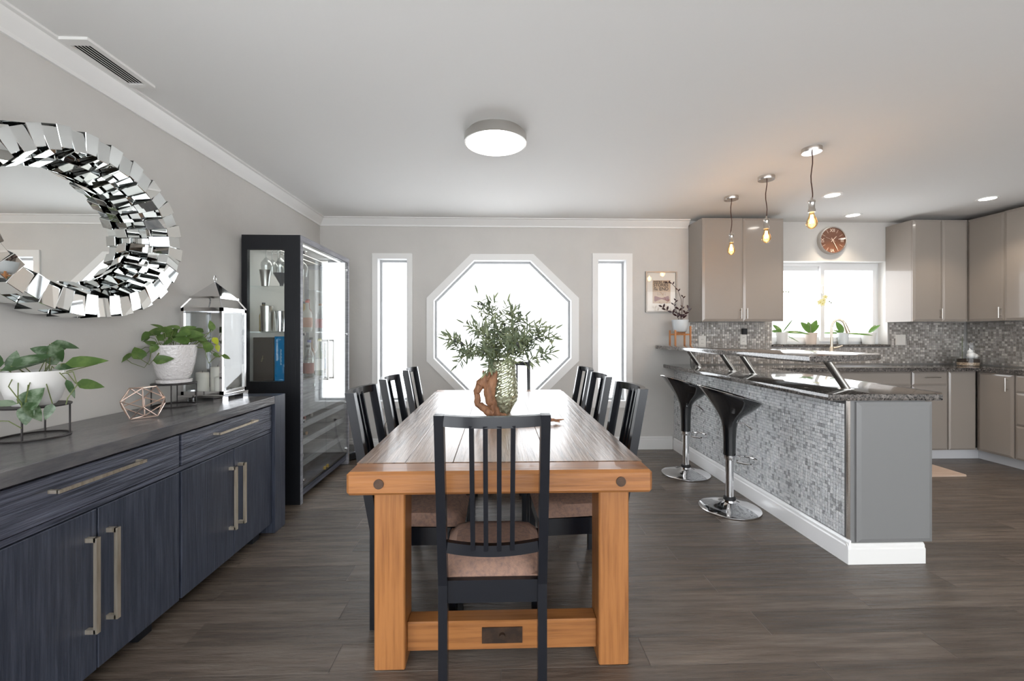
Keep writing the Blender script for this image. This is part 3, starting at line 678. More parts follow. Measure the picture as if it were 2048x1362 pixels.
# geometric wire ornament
t = thing('geometric_ornament', 'rose gold wire polyhedron ornament lying between the two plants', 'ornament', (-1.645, 2.06, .86))
bmx = bmesh.new(); bmesh.ops.create_icosphere(bmx, subdivisions=1, radius=.086); rotm = Matrix.Rotation(.5, 4, 'X') @ Matrix.Rotation(.35, 4, 'Y') @ Matrix.Rotation(.3, 4, 'Z')
pv = [rotm @ v.co for v in bmx.verts]; pv = [Vector((p.x*1.02, p.y*1.12, p.z)) for p in pv]; mz = min(p.z for p in pv); cc = Vector((-1.645, 2.06, .8625-mz))
es = [(e.verts[0].index, e.verts[1].index) for e in bmx.edges]; bmx.free()
for a, c in es: obj('rod', B().cyl(pv[a]+cc, pv[c]+cc, .0026, n=6), M_rose, t, True)
# lantern
lx0, lx1, ly0, ly1 = -1.845, -1.610, 2.575, 2.815; lcx, lcy = (lx0+lx1)/2, (ly0+ly1)/2
t = thing('lantern', 'tall polished steel lantern with glass sides and a pyramid roof', 'lantern', (lcx, lcy, .86))
obj('base_tray', B().box(lx0-.010, lx1+.010, ly0-.010, ly1+.010, .878, .895, bev=.003), M_chrome, t)
for sx_ in (lx0-.008, lx1-.045):
    for sy_ in (ly0-.008, ly1-.045): obj('foot', B().box(sx_, sx_+.053, sy_, sy_+.053, .8605, .878), M_chrome, t)
for cx_ in (lx0, lx1-.016):
    for cy_ in (ly0, ly1-.016): obj('corner_post', B().box(cx_, cx_+.016, cy_, cy_+.016, .895, 1.405), M_chrome, t)
for z0, z1_ in ((.895, .915), (1.383, 1.405)):
    obj('frame_rail', B().ring([(lx0, ly0), (lx1, ly0), (lx1, ly1), (lx0, ly1)], [(lx0+.015, ly0+.015), (lx1-.015, ly0+.015), (lx1-.015, ly1-.015), (lx0+.015, ly1-.015)], z0, z1_, 'z'), M_chrome, t)
for a in ((lx0+.016, lx1-.016, ly0+.006, ly0+.009), (lx0+.016, lx1-.016, ly1-.009, ly1-.006), (lx0+.006, lx0+.009, ly0+.016, ly1-.016), (lx1-.009, lx1-.006, ly0+.016, ly1-.016)):
    obj('glass_side', B().box(*a, .915, 1.383), M_lgl, t)
q = .034; e0 = [(lx0+q, ly0+q), (lx1-q, ly0+q), (lx1-q, ly1-q), (lx0+q, ly1-q)]; e1 = [(lx0, ly0), (lx1, ly0), (lx1, ly1), (lx0, ly1)]
for (a, c), (d_, e_) in zip(e0, e1): obj('shoulder_bar', B().bar((d_, e_, 1.403), (a, c, 1.462), .008, .008), M_chrome, t)
obj('eave', B().box(lx0+q-.006, lx1-q+.006, ly0+q-.006, ly1-q+.006, 1.460, 1.472), M_chrome, t)
b = B(); M4 = [(lx0+q, ly0+q), (lx1-q, ly0+q), (lx1-q, ly1-q), (lx0+q, ly1-q)]
vv = [b.bm.verts.new((a, c, 1.472)) for a, c in M4]; ap = b.bm.verts.new((lcx, lcy, 1.570)); b._f(vv[::-1])
for i in range(4): b._f([vv[i], vv[(i+1) % 4], ap])
obj('roof', b, M_chrome, t)
obj('ring_handle', B().tube([(lcx, lcy+.017*cos(2*pi*k/20)*.7-.0, 1.588+.019*sin(2*pi*k/20)) for k in range(20)], .0022, 6, closed=True), M_chrome, t, True)
for (x, y_, r_, h_, lb) in ((-1.775, 2.655, .034, .125, 'short ivory pillar candle inside the lantern, left one'), (-1.715, 2.70, .037, .155, 'tallest ivory pillar candle in the middle of the lantern'), (-1.668, 2.645, .026, .098, 'smallest ivory pillar candle inside the lantern, right one')):
    t = thing('candle', lb, 'candle', (x, y_, .8955), group='pillar candles in the lantern')
    obj('wax', B().lathe([(r_, 0), (r_, h_-.003), (r_-.003, h_), (0, h_-.004)], (x, y_, .8955), 24), M_candle, t, 40)
    obj('wick', B().cyl((x, y_, .8955+h_-.005), (x, y_, .8955+h_+.010), .0012, n=6), M_black, t)

# ================================================================== DISPLAY CABINET
CX0, CX1, CY0, CY1, CZ = -1.868, -1.447, 3.210, 4.237, 1.974
t = thing('display_cabinet', 'tall dark display cabinet with glass doors full of bottles and glassware', 'cabinet', (-1.66, 3.72, 0))
b = B()   # side facing the room, with a tall glass window
b.prism([(CX0, 0), (CX0, .9), (-1.562, .9), (-1.562, 0)], CY0, CY0+.035, 'y')
for q_ in ((CX0, -1.828, .9, 1.868), (CX0, -1.562, 1.868, CZ), (-1.562, CX1, 0, CZ)): b.box(q_[0], q_[1], CY0, CY0+.035, q_[2], q_[3])
obj('near_side_panel', b, M_cabblk, t)
obj('side_window', B().box(-1.828, -1.562, CY0+.010, CY0+.016, .9, 1.868), M_door, t)
b = B()
for q_ in ((CX0, -1.562, 0, .9), (CX0, -1.828, .9, 1.868), (CX0, -1.562, 1.868, CZ), (-1.562, CX1, 0, CZ)): b.box(q_[0], q_[1], CY1-.035, CY1, q_[2], q_[3])
obj('far_side_panel', b, M_cabgrey, t)
obj('side_window', B().box(-1.828, -1.562, CY1-.022, CY1-.016, .9, 1.868), M_door, t)
obj('top_panel', B().box(CX0, CX1, CY0+.0355, CY1-.0355, CZ-.035, CZ-.0005), M_cabgrey, t)
obj('front_edge', B().box(CX1, CX1+.004, CY0, CY0+.035, 0, CZ).box(CX1, CX1+.004, CY0+.035, CY1, CZ-.04, CZ).box(CX1, CX1+.004, CY1-.03, CY1, 0, CZ-.04), M_cabgrey, t)
obj('back_panel', B().box(CX0+.001, CX0+.012, CY0+.036, CY1-.036, .09, CZ-.036), M_panel, t)
obj('bottom_panel', B().box(CX0+.012, CX1-.012, CY0+.036, CY1-.036, .09, .115), M_side, t)
obj('plinth', B().box(CX1-.04, CX1-.012, CY0+.036, CY1-.036, .045, .112), M_side, t)
for z in (1.268, 1.606): obj('glass_shelf', B().box(CX0+.013, CX1-.04, CY0+.037, CY1-.037, z-.008, z), M_door, t)
db = obj('drawer_block', B().box(CX0+.013, CX1-.035, CY0+.037, CY1-.037, .62, .90), M_cabgrey, t)
for y0, y1 in ((CY0+.045, 3.72), (3.726, CY1-.045)):
    d = obj('drawer_front', B().box(CX1-.0345, CX1-.022, y0, y1, .80, .893), M_cabgrey, t)
    obj('knob', B().cyl((CX1-.022, (y0+y1)/2, .845), (CX1-.012, (y0+y1)/2, .845), .010, .012, 14), M_chrome, d, True)
    obj('flap_front', B().box(CX1-.0345, CX1-.022, y0, y1, .63, .795), M_cabgrey, t)
for z in (.535, .405, .245):
    obj('wine_rail', B().box(CX1-.055, CX1-.035, CY0+.037, CY1-.037, z, z+.045), M_cabgrey, t)
    obj('wine_shelf', B().box(CX0+.013, CX1-.056, CY0+.037, CY1-.037, z-.012, z), M_cabgrey, t)
ym = 3.700
for y0, y1, hy in ((CY0+.040, ym-.002, ym-.060), (ym+.002, CY1-.035, ym+.060)):
    d = obj('glass_door', B().box(CX1-.008, CX1-.002, y0, y1, .105, CZ-.045), M_door, t)
    obj('bar_handle', pull(B(), (CX1-.002, hy, .875), (CX1-.002, hy, 1.195), (.036, 0, 0), .014), M_steel, d)
    hq = y0+.028 if y0 < ym-.1 else y1-.028
    for z in (.16, .60, 1.25, 1.86): obj('hinge_boss', B().cyl((CX1-.014, hq, z), (CX1+.006, hq, z), .012, n=16), M_chrome, d, True)
    mg = ym-.03 if y0 < ym-.1 else ym+.03
    obj('magnet_catch', B().box(CX1-.012, CX1+.003, mg-.010, mg+.010, .118, .142), mat('brass_catch', (.55, .40, .12), .35, .9) if y0 < ym-.1 else bpy.data.materials['brass_catch'], d)
M_strip = mat('led_strip_lit', (.9, .9, .9), .4, emit=((1, .97, .9), 1.5))
obj('led_strip', B().box(CX1-.075, CX1-.060, CY0+.06, CY1-.06, CZ-.0415, CZ-.0355), M_strip, t)  # glowing strip added inside the cabinet so its contents read
l_ = lamp('cabinet_led', 'AREA', (-1.60, 3.72, CZ-.045), .9, (1, .97, .92), .3); l_.data.shape = 'RECTANGLE'; l_.data.size = .12; l_.data.size_y = .85  # fill lamp added under the cabinet top to brighten the contents
# rack of hanging glasses
obj('stemware_rack', B().box(-1.80, -1.796, CY0+.05, CY1-.05, CZ-.075, CZ-.070).box(-1.70, -1.696, CY0+.05, CY1-.05, CZ-.075, CZ-.070).box(-1.60, -1.596, CY0+.05, CY1-.05, CZ-.075, CZ-.070).box(-1.80, -1.596, 3.30, 3.305, CZ-.075, CZ-.036).box(-1.80, -1.596, 4.1, 4.105, CZ-.075, CZ-.036), M_steel, t)
def stemglass(par, c):
    x, y_, z = c
    obj('foot', B().lathe([(.032, z), (.030, z-.003), (.004, z-.006)], (x, y_, 0), 20, capb=True), M_clear, par, True)
    obj('bowl', B().lathe([(.004, z-.005), (.004, z-.085), (.016, z-.095), (.036, z-.125), (.038, z-.150), (.030, z-.205)], (x, y_, 0), 22, capb=False), M_clear, par, True)
g0 = thing('wine_glass', 'clear stemmed glass hanging upside down in the display cabinet', 'glass', (-1.75, 3.32, CZ-.062), group='hanging wine glasses'); stemglass(g0, (-1.75, 3.32, CZ-.062))
for k in range(1, 10):
    dup(g0, ((-1.75, -1.65, -1.565)[k % 3], 3.32+.088*(k//3)+.01*(k % 3), CZ-.062))
def bottle(x, y_, z, h, r, col, cap, label_c, lb, kind='round', tint=None):
    t = thing('bottle', lb, 'bottle', (x, y_, z), group='bottles in the display cabinet')
    if isinstance(col, tuple): m = mat('bottle_glass', col, .08, coat=.5)
    else: m = col
    obj('bottle_body', B().lathe([(r*.9, 0), (r, .006), (r, h*.55), (r*.8, h*.64), (r*.36, h*.73), (r*.33, h*.93), (r*.38, h*.935)], (x, y_, z), 20), m, t, True)
    obj('cap', B().lathe([(r*.40, h*.93), (r*.40, h), (0, h)], (x, y_, z), 16), mat('cap', cap, .4), t, 40)
    if label_c: obj('paper_label', B().lathe([(r+.0012, h*.14), (r+.0012, h*.45)], (x, y_, z), 20, capb=False), mat('label_paper', label_c, .6), t, True)
D = {'e': .001}
bt = [(-1.52, 3.31, .901, .26, .042, M_clear, (.02, .02, .02), (.30, .07, .05), 'clear bottle with red band on the cabinet counter, nearest the door hinge'),
      (-1.56, 3.42, .901, .30, .040, M_clear, (.05, .06, .30), (.75, .70, .60), 'clear bottle with blue cap on the cabinet counter'),
      (-1.52, 3.53, .901, .31, .036, (.10, .13, .03), (.55, .50, .10), (.75, .74, .68), 'olive green bottle with a yellow cap on the cabinet counter'),
      (-1.62, 3.60, .901, .32, .038, (.20, .08, .02), (.03, .03, .03), (.72, .66, .50), 'amber bottle with a cream label on the cabinet counter'),
      (-1.70, 3.50, .901, .33, .038, (.02, .04, .03), (.35, .02, .02), (.70, .70, .68), 'dark bottle with a red cap at the back of the cabinet counter'),
      (-1.55, 3.72, .901, .29, .037, M_clear, (.6, .6, .6), (.20, .25, .45), 'clear bottle with a blue label behind the door handles'),
      (-1.54, 3.34, 1.269, .25, .038, (.55, .53, .50), (.6, .1, .08), (.50, .26, .18), 'white ceramic bottle with a red cap on the middle glass shelf'),
      (-1.58, 3.45, 1.269, .27, .034, (.25, .07, .03), (.3, .05, .03), (.72, .68, .60), 'reddish brown bottle on the middle glass shelf'),
      (-1.52, 3.55, 1.269, .24, .038, M_clear, (.35, .18, .08), (.40, .07, .05), 'squat clear bottle with a red seal on the middle glass shelf'),
      (-1.67, 3.58, 1.269, .26, .034, (.30, .20, .05), (.05, .05, .05), (.70, .65, .45), 'gold bottle at the back of the middle glass shelf'),
      (-1.79, 3.36, 1.269, .22, .030, (.38, .27, .08), (.05, .05, .05), None, 'small golden bottle at the side window of the cabinet'),
      (-1.60, 3.38, 1.269, .27, .030, (.50, .42, .10), (.55, .5, .2), (.6, .5, .2), 'yellow liqueur bottle behind the steel shakers')]
for q_ in bt: bottle(q_[0], q_[1]+(.20 if q_[0] != -1.79 and 'yellow liqueur' not in q_[8] else .0), *q_[2:])
def cup(x, y_, z, prof, m, lb, nm='cocktail_shaker', cat='shaker'):
    t = obj(nm, B().lathe(prof, (x, y_, z), 28, capb=True), m, None, True, lb, cat, loc=(x, y_, z)); return t
cup(-1.745, 3.30, 1.607, [(.026, 0), (.040, .118), (.042, .122), (.038, .120), (.024, .004), (0, .004)], M_steel, 'steel mixing tumbler upright on the upper glass shelf', 'tumbler', 'cup')
cup(-1.625, 3.30, 1.607, [(.012, 0), (.014, .02), (.055, .098), (.057, .098), (.013, .016)], mat('grey_funnel', (.12, .12, .13), .45, .5), 'dark grey funnel on the upper glass shelf', 'funnel', 'funnel')
cup(-1.736, 3.305, 1.269, [(.040, 0), (.046, .190), (.048, .192), (.044, .190), (.036, .006), (0, .006)], M_steel, 'wide brushed steel shaker on the middle glass shelf')
cup(-1.636, 3.300, 1.269, [(.030, 0), (.040, .150), (.042, .152), (.036, .150), (.028, .006), (0, .006)], M_chrome, 'narrow polished steel shaker beside the wide one')
t = obj('gift_box', B().box(-1.822, -1.672, 3.275, 3.375, .901, 1.225, bev=.002), mat('brown_card', (.065, .050, .042), .5), label='tall dark brown gift box in the side window of the cabinet', cat='box', loc=(-1.747, 3.325, .901))
obj('gold_emblem', B().bar((-1.757, 3.274, 1.045), (-1.750, 3.274, 1.090), .0012, .003, up=(0, 1, 0)).bar((-1.764, 3.274, 1.062), (-1.742, 3.274, 1.068), .0012, .003, up=(0, 1, 0)).bar((-1.757, 3.274, 1.045), (-1.764, 3.274, 1.050), .0012, .003, up=(0, 1, 0)), mat('gold_print', (.6, .48, .28), .4), t)
t = obj('gift_box', B().box(-1.666, -1.566, 3.275, 3.375, .901, 1.232, bev=.002), mat('blue_card', (.0, .18, .42), .4), label='tall bright blue gift box beside the brown one in the cabinet', cat='box', loc=(-1.616, 3.325, .901))
b = B()
for k in range(14): b.box(-1.622, -1.612-(k % 3)*.002, 3.2738, 3.275, 1.02+k*.0085, 1.0255+k*.0085)
obj('vertical_print', b, mat('pale_print', (.55, .68, .75), .5), t)
# wine bottles lying on the rails
wl = [(3.30, .547, (.25, .02, .03), 'burgundy capped'), (3.42, .547, (.30, .02, .02), 'bright red capped'), (3.55, .547, (.30, .03, .03), 'red foil capped'), (3.68, .547, (.5, .5, .48), 'white capped'),
      (3.31, .417, (.45, .38, .05), 'yellow foiled'), (3.45, .417, (.5, .48, .42), 'cream capped'), (3.58, .417, (.35, .18, .08), 'copper capped'), (3.33, .257, (.02, .02, .02), 'black capped'), (3.50, .257, (.5, .5, .48), 'silver capped')]
for (y_, z, c, nm) in wl:
    r_ = .036; zz = {.547: .5355, .417: .4055, .257: .2455}[z]+r_
    tier = {.547: 'upper', .417: 'middle', .257: 'lowest'}[z]
    t = thing('wine_bottle', '%s wine bottle lying on the %s rack of the cabinet' % (nm, tier), 'wine bottle', (-1.66, y_, zz), group='wine bottles on the cabinet racks')
    M_ = Matrix.Translation((-1.80, y_, zz)) @ Matrix.Rotation(pi/2, 4, 'Y')
    bb = B().lathe([(r_, 0), (r_, .17), (r_*.4, .21), (r_*.36, .232)], (0, 0, 0), 16); bb.bm.transform(M_); obj('bottle_body', bb, mat('wine_glass_dark', (.012, .018, .012), .1) if 'wine_glass_dark' not in bpy.data.materials else bpy.data.materials['wine_glass_dark'], t, True)
    bb = B().lathe([(r_*.40, .232), (r_*.40, .242), (0, .242)], (0, 0, 0), 14); bb.bm.transform(M_); obj('foil_cap', bb, mat('foil', c, .35), t, 40)
# robot vacuum and its cord on the floor behind the cabinet
t = thing('robot_vacuum', 'low round dark robot vacuum on the floor beyond the cabinet', 'vacuum', (-1.555, 4.43, 0))
obj('body', B().lathe([(.150, .010), (.170, .018), (.172, .078), (.162, .090), (0, .092)], (-1.555, 4.43, 0), 40), mat('dark_blue_plastic', (.02, .026, .036), .3, coat=.5), t, True)
obj('bumper', B().lathe([(.1735, .025), (.1735, .070)], (-1.555, 4.43, 0), 40, capb=False), M_black, t, True)
def outlet(x, z, lb, yw=YB, kind='outlet', nm='wall_outlet', w_=.036, h_=.058, gx=()):
    t = thing(nm, lb, kind, (x, yw, z))
    obj('cover_plate', B().box(x-w_, x+w_, yw-.006, yw-.0005, z-h_, z+h_, bev=.002), M_whitep, t)
    for dz in (.021, -.021):
        s_ = obj('socket', B().cyl((x, yw-.006, z+dz), (x, yw-.0085, z+dz), .016, n=16), M_whitep, t)
        if kind == 'outlet':
            b = B()
            for dx in (-.006, .006): b.box(x+dx-.0012, x+dx+.0012, yw-.0092, yw-.0085, z+dz-.004, z+dz+.005)
            obj('slot', b, M_hole, s_)
    return t
outlet(-1.178, .325, 'white wall outlet under the left narrow window, behind the chairs')
t = thing('power_adapter', 'white plug and black plug in the wall outlet with a black cord', 'plug', (-1.178, YB-.02, .30))
obj('plug_body', B().box(-1.20, -1.165, YB-.045, YB-.0095, .268, .318, bev=.004), M_whitep, t)
obj('black_plug', B().box(-1.186, -1.168, YB-.030, YB-.0095, .334, .356, bev=.003), M_black, t)
obj('cord', B().tube([(-1.177, YB-.03, .34), (-1.19, YB-.05, .30), (-1.21, YB-.055, .18), (-1.245, YB-.05, .06), (-1.28, YB-.06, .006), (-1.34, YB-.10, .006), (-1.385, YB-.13, .02)], .0032, 6), M_black, t, True)

# ================================================================== PENINSULA
t = thing('bar_peninsula', 'breakfast bar peninsula clad in silver glass mosaic with a grey end panel', 'counter', (2.13, 3.4, 0))
PX, PY = 1.908, 2.300
obj('carcass', B().box(PX+.010, 2.335, PY+.020, YB-.002, .005, .884), M_groutw, t)
obj('mosaic_backing', B().box(PX+.004, PX+.0095, PY+.012, YB-.001, .13, .884), mat('dark_tile_grout', (.12, .12, .12), .8), t)
mosaic('mosaic_tiles', (PX+.0035, YB-.003, .134), (0, -1, 0), (0, 0, 1), (-1, 0, 0), YB-PY-.03, .75, .0203, M_mosA, t, gv=.35)
obj('corner_trim', B().box(PX, PX+.012, PY, PY+.014, .13, .884), M_canvas, t)
obj('end_panel', B().box(PX+.0125, 2.345, PY+.004, PY+.019, .11, .884), M_cabe, t)
def door(b, o, u, v, n, W, H, th=.018, bw=.028, bd=.007):
    """slab door with a sloped raised rim (o = lower left corner on the carcass face)"""
    o, u, v, n = Vector(o), Vector(u), Vector(v), Vector(n)
    P = lambda a, c, h: b.bm.verts.new(o+u*a+v*c+n*h)
    L0 = [P(0, 0, 0), P(W, 0, 0), P(W, H, 0), P(0, H, 0)]; e = .003
    L1 = [P(0, 0, th-bd), P(W, 0, th-bd), P(W, H, th-bd), P(0, H, th-bd)]
    L2 = [P(bw, bw, th), P(W-bw, bw, th), P(W-bw, H-bw, th), P(bw, H-bw, th)]
    b._f(L0[::-1]); b._f(L2)
    for A, C in ((L0, L1), (L1, L2)):
        for i in range(4): b._f([A[i], A[(i+1) % 4], C[(i+1) % 4], C[i]])
    return b
obj('decor_door', door(B(), (PX+.040, PY+.004, .115), (1, 0, 0), (0, 0, 1), (0, -1, 0), 2.372-PX-.040, .765, .020, .022, .008), M_cabe, t, label='grey framed panel on the end')
obj('side_panel', B().box(2.335, 2.372, PY+.020, YB-.6, .11, .884), M_cabf, t)
prof = [(0, 0), (.017, 0), (.017, .095), (.012, .102), (.012, .116), (.005, .128), (0, .130)]
obj('skirting', B().prism([(PX+.003-a, z) for a, z in prof], PY-.0165, YB-.017, 'y'), M_skirt, t)
obj('skirting', B().prism([(PY-.0 -a, z*.85) for a, z in prof], PX-.0135, 2.327, 'x'), M_trim, t)
t = thing('granite_counter', 'speckled dark granite lower counter running from the bar along the kitchen wall', 'countertop', (2.2, 3.4, .884))
poly = [(1.79, 2.292), (2.425, 2.284), (2.50, 2.36), (2.58, 4.06), (4.70, 4.075), (4.70, 3.0), (XR-.008, 3.0), (XR-.008, YB-.008), (1.79, YB-.008)]
obj('slab', B().prism(poly, .886, .923, 'z', bev=.007), M_granite, t, 30)
t = thing('granite_bar_top', 'raised dark granite bar shelf carried on slanted steel posts', 'countertop', (2.0, 3.4, 1.095))
obj('slab', B().prism([(1.692, 2.300), (2.27, 2.505), (2.31, 2.54), (2.31, 3.1), (2.12, YB-.003), (1.75, YB-.003), (1.692, YB-.06)], 1.093, 1.130, 'z', bev=.007), M_granite, t, 30)
for i, (x, y_) in enumerate(((2.060, 2.50), (2.09, 3.47), (2.075, 3.76), (2.05, 4.36))):
    lb = ('slanted brushed steel bar post nearest the camera', 'second slanted bar post, one of the close middle pair nearer the camera', 'third slanted bar post, one of the close middle pair nearer the wall', 'slanted steel bar post nearest the back wall')[i]
    t = thing('bar_post', lb, 'post', (x, y_, .923), group='slanted posts of the raised bar')
    obj('foot_plate', B().lathe([(.040, 0), (.040, .004), (.030, .005)], (x, y_, .9235), 28, capt=True), M_steel, t, 40)
    bb = B().lathe([(.024, 0), (.024, .164)], (0, 0, 0), 28, capt=True); bb.bm.transform(Matrix.Translation((x, y_, .9285)) @ Matrix(((1, 0, -.70, 0), (0, 1, 0, 0), (0, 0, 1, 0), (0, 0, 0, 1))))
    obj('tube', bb, M_steel, t, True)

# ---- bar stools
def stool(x, y_, rz, lb):
    t = thing('bar_stool', lb, 'bar stool', (x, y_, 0), rz, group='black bar stools at the bar')
    O = Matrix.Translation((x, y_, 0)) @ Matrix.Rotation(rz, 4, 'Z')
    def o(nm, b, m, sm=True, **k): b.bm.transform(O); return obj(nm, b, m, t, sm, **k)
    base = o('chrome_base', B().lathe([(.198, .0), (.205, .004), (.205, .009), (.195, .014), (.14, .022), (.08, .034), (.045, .052), (.038, .070)], (0, 0, 0), 56, capt=True), M_chrome)
    o('collar', B().lathe([(.040, .064), (.043, .072), (.040, .084), (.030, .088)], (0, 0, 0), 28, capt=True), M_black)
    o('gas_lift', B().cyl((0, 0, .08), (0, 0, .40), .027, n=28), M_chrome)
    # seat shell: funnel opening into a scooped bucket, back (-x) higher than the front (+x)
    b = B(); n = 40; rows = []
    prof = [(.385, .041, .041, 0, 0), (.50, .043, .043, 0, 0), (.58, .048, .047, 0, 0), (.625, .057, .055, 0, .1), (.655, .074, .070, 0, .25), (.685, .100, .094, 0, .45), (.715, .133, .124, .0, .68), (.745, .164, .150, 0, .85), (.775, .193, .172, 0, .95), (.800, .216, .186, 0, 1.0)]
    def ringp(z, rx, ry, tl, off=0, add=0):
        rr = []
        for k in range(n):
            a = 2*pi*k/n; cx, cy = cos(a), sin(a)
            rise = tl*(.022+.056*(-cx) if cx < 0 else .022-.064*cx)
            rr.append(b.bm.verts.new(((rx)*cx, ry*cy, z+rise+add)))
        return rr
    for z, rx, ry, off, tl in prof: rows.append(ringp(z, rx, ry, tl))
    for z, rx, ry, tl in ((.806, .210, .183, 1.0), (.802, .204, .178, 1.0), (.772, .184, .163, .9), (.742, .152, .138, .8), (.716, .115, .108, .62), (.700, .075, .070, .4), (.692, .03, .03, .2)): rows.append(ringp(z, rx, ry, tl))
    for A, C in zip(rows, rows[1:]):
        for k in range(n): b._f([A[k], A[(k+1) % n], C[(k+1) % n], C[k]])
    b._f(rows[0][::-1]); b._f(rows[-1])
    o('seat_shell', b, mat('black_gloss_plastic', (.005, .006, .008), .08, coat=1) if 'black_gloss_plastic' not in bpy.data.materials else bpy.data.materials['black_gloss_plastic'], 75)
    b = B(); rim = []
    for k in range(n):
        a = 2*pi*k/n; cx = cos(a); rise = (.022+.056*(-cx) if cx < 0 else .022-.064*cx); rim.append((.216*cx, .185*sin(a), .803+rise))
    o('chrome_rim', b.tube(rim, .0035, 6, closed=True), M_chrome)
    o('collar_clamp', B().lathe([(.034, .352), (.036, .356), (.036, .384), (.03, .388)], (0, 0, 0), 28), M_chrome)
    o('foot_ring', B().tube([(.034, -.055, .365)]+[(.105+.085*cos(a), .085*sin(a)*1.25, .350) for a in [R(-150+300*k/20) for k in range(21)]]+[(.034, .055, .365)], .0075, 8), M_chrome)
    o('height_lever', B().tube([(.04, -.04, .62), (.075, -.06, .625), (.125, -.075, .585)], .005, 8), M_chrome)
    return t
stool(1.657, 3.05, R(-8), 'black bucket bar stool with chrome base, the nearer of the two')
stool(1.673, 3.81, R(-4), 'black bucket bar stool with chrome base, the farther one by the back wall')

# ================================================================== KITCHEN CABINETS
def bar_pull(p0, p1, out, r=.0045):
    p0, p1, out = Vector(p0), Vector(p1), Vector(out); d = (p1-p0).normalized()
    return B().cyl(p0-d*.018+out, p1+d*.018+out, r, n=10).cyl(p0, p0+out, r*.9, n=8).cyl(p1, p1+out, r*.9, n=8)
UZ0, UZ1 = 1.379, 2.430
def upper(name, lb, x0, x1, y0, y1, doors, face):
    t = thing(name, lb, 'cabinet', ((x0+x1)/2, (y0+y1)/2, UZ0), group='taupe wall cabinets')
    obj('body', B().box(x0, x1, y0, y1, UZ0, UZ1), M_cabf, t)
    for (a, c, hs) in doors:
        if face == '-y':
            d = obj('door', door(B(), (a+.0015, y0, UZ0), (1, 0, 0), (0, 0, 1), (0, -1, 0), c-a-.003, UZ1-UZ0, .02, .024), M_cabf, t)
            if hs: hx = a+.03 if hs < 0 else c-.03; obj('handle', bar_pull((hx, y0-.018, UZ0+.045), (hx, y0-.018, UZ0+.115), (0, -.028, 0)), M_steel, d, True)
        else:
            d = obj('door', door(B(), (x0, c-.0015, UZ0), (0, -1, 0), (0, 0, 1), (-1, 0, 0), c-a-.003, UZ1-UZ0, .02, .024), M_cabf, t)
            if hs: hy = a+.03 if hs < 0 else c-.03; obj('handle', bar_pull((x0-.018, hy, UZ0+.045), (x0-.018, hy, UZ0+.115), (-.028, 0, 0)), M_steel, d, True)
    return t
upper('wall_cabinet', 'two-door taupe wall cabinet left of the kitchen window, behind the pendants', 2.070, 2.915, 4.345, YB-.002, ((2.070, 2.493, 1), (2.493, 2.915, -1)), '-y')
upper('wall_cabinet', 'taupe wall cabinet right of the kitchen window with two narrow doors', 4.275, 4.868, 4.345, YB-.002, ((4.275, 4.590, 1), (4.590, 4.864, 0)), '-y')
upper('wall_cabinet', 'taupe wall cabinet on the right wall next to the corner', 4.885, XR-.002, 4.005, 4.340, ((4.005, 4.338, -1),), '-x')
upper('wall_cabinet', 'taupe wall cabinet at the right edge of the photo', 4.870, XR-.002, 3.30, 4.000, ((3.65, 4.000, 0), (3.30, 3.65, 0)), '-x')
BZ0, BZ1 = .105, .880
t = thing('base_cabinet', 'low taupe cabinet run under the sink window with panel and drawer', 'cabinet', (3.5, 4.38, 0))
obj('body', B().box(2.60, 4.72, 4.138, YB-.002, BZ0, BZ1+.004), M_cabf, t)
obj('toe_kick', B().box(2.60, 4.83, 4.20, 4.215, 0, BZ0), M_toe, t)
def fy(nm, x0, x1, z0, z1, hd=None):
    d = obj(nm, door(B(), (x0+.0015, 4.138, z0+.0015), (1, 0, 0), (0, 0, 1), (0, -1, 0), x1-x0-.003, z1-z0-.003, .02, .016), M_cabf, t)
    if hd: obj('handle', bar_pull(hd[0], hd[1], (0, -.026, 0)), M_steel, d, True)
fy('drawer_front', 2.72, 3.30, .745, BZ1); fy('door', 2.72, 3.30, BZ0, .742)
fy('sink_panel', 3.30, 4.055, .745, BZ1); fy('door', 3.30, 3.678, BZ0, .742); fy('door', 3.678, 4.055, BZ0, .742)
fy('drawer_front', 4.065, 4.425, .745, BZ1, ((4.20, 4.120, .825), (4.31, 4.120, .825))); fy('door', 4.065, 4.425, BZ0, .742)
fy('corner_panel', 4.437, 4.716, BZ0, BZ1)
t = thing('base_cabinet', 'taupe cabinet with a pull-handled door right of the kitchen corner', 'cabinet', (4.95, 3.97, 0))
obj('body', B().box(4.742, XR-.002, 3.815, 4.137, BZ0, BZ1+.004), M_cabf, t)
obj('toe_kick', B().box(4.83, 4.845, 3.815, 4.199, 0, BZ0), M_toe, t)
d = obj('door', door(B(), (4.742, 4.116, BZ0), (0, -1, 0), (0, 0, 1), (-1, 0, 0), .296, BZ1-BZ0-.004, .02, .022), M_cabf, t)
obj('handle', bar_pull((4.722, 3.862, .735), (4.722, 3.862, .825), (-.028, 0, 0)), M_steel, d, True)
t = thing('base_cabinet', 'taupe three-drawer cabinet at the right edge of the photo', 'cabinet', (4.95, 3.4, 0))
obj('body', B().box(4.742, XR-.002, 3.05, 3.812, BZ0, BZ1+.004), M_cabf, t)
obj('toe_kick', B().box(4.83, 4.845, 3.05, 3.8145, 0, BZ0), M_toe, t)
for z0, z1_ in ((.715, BZ1-.002), (.415, .712), (BZ0, .412)):
    obj('drawer_front', door(B(), (4.742, 3.805, z0), (0, -1, 0), (0, 0, 1), (-1, 0, 0), .745, z1_-z0, .02, .018), M_cabf, t)
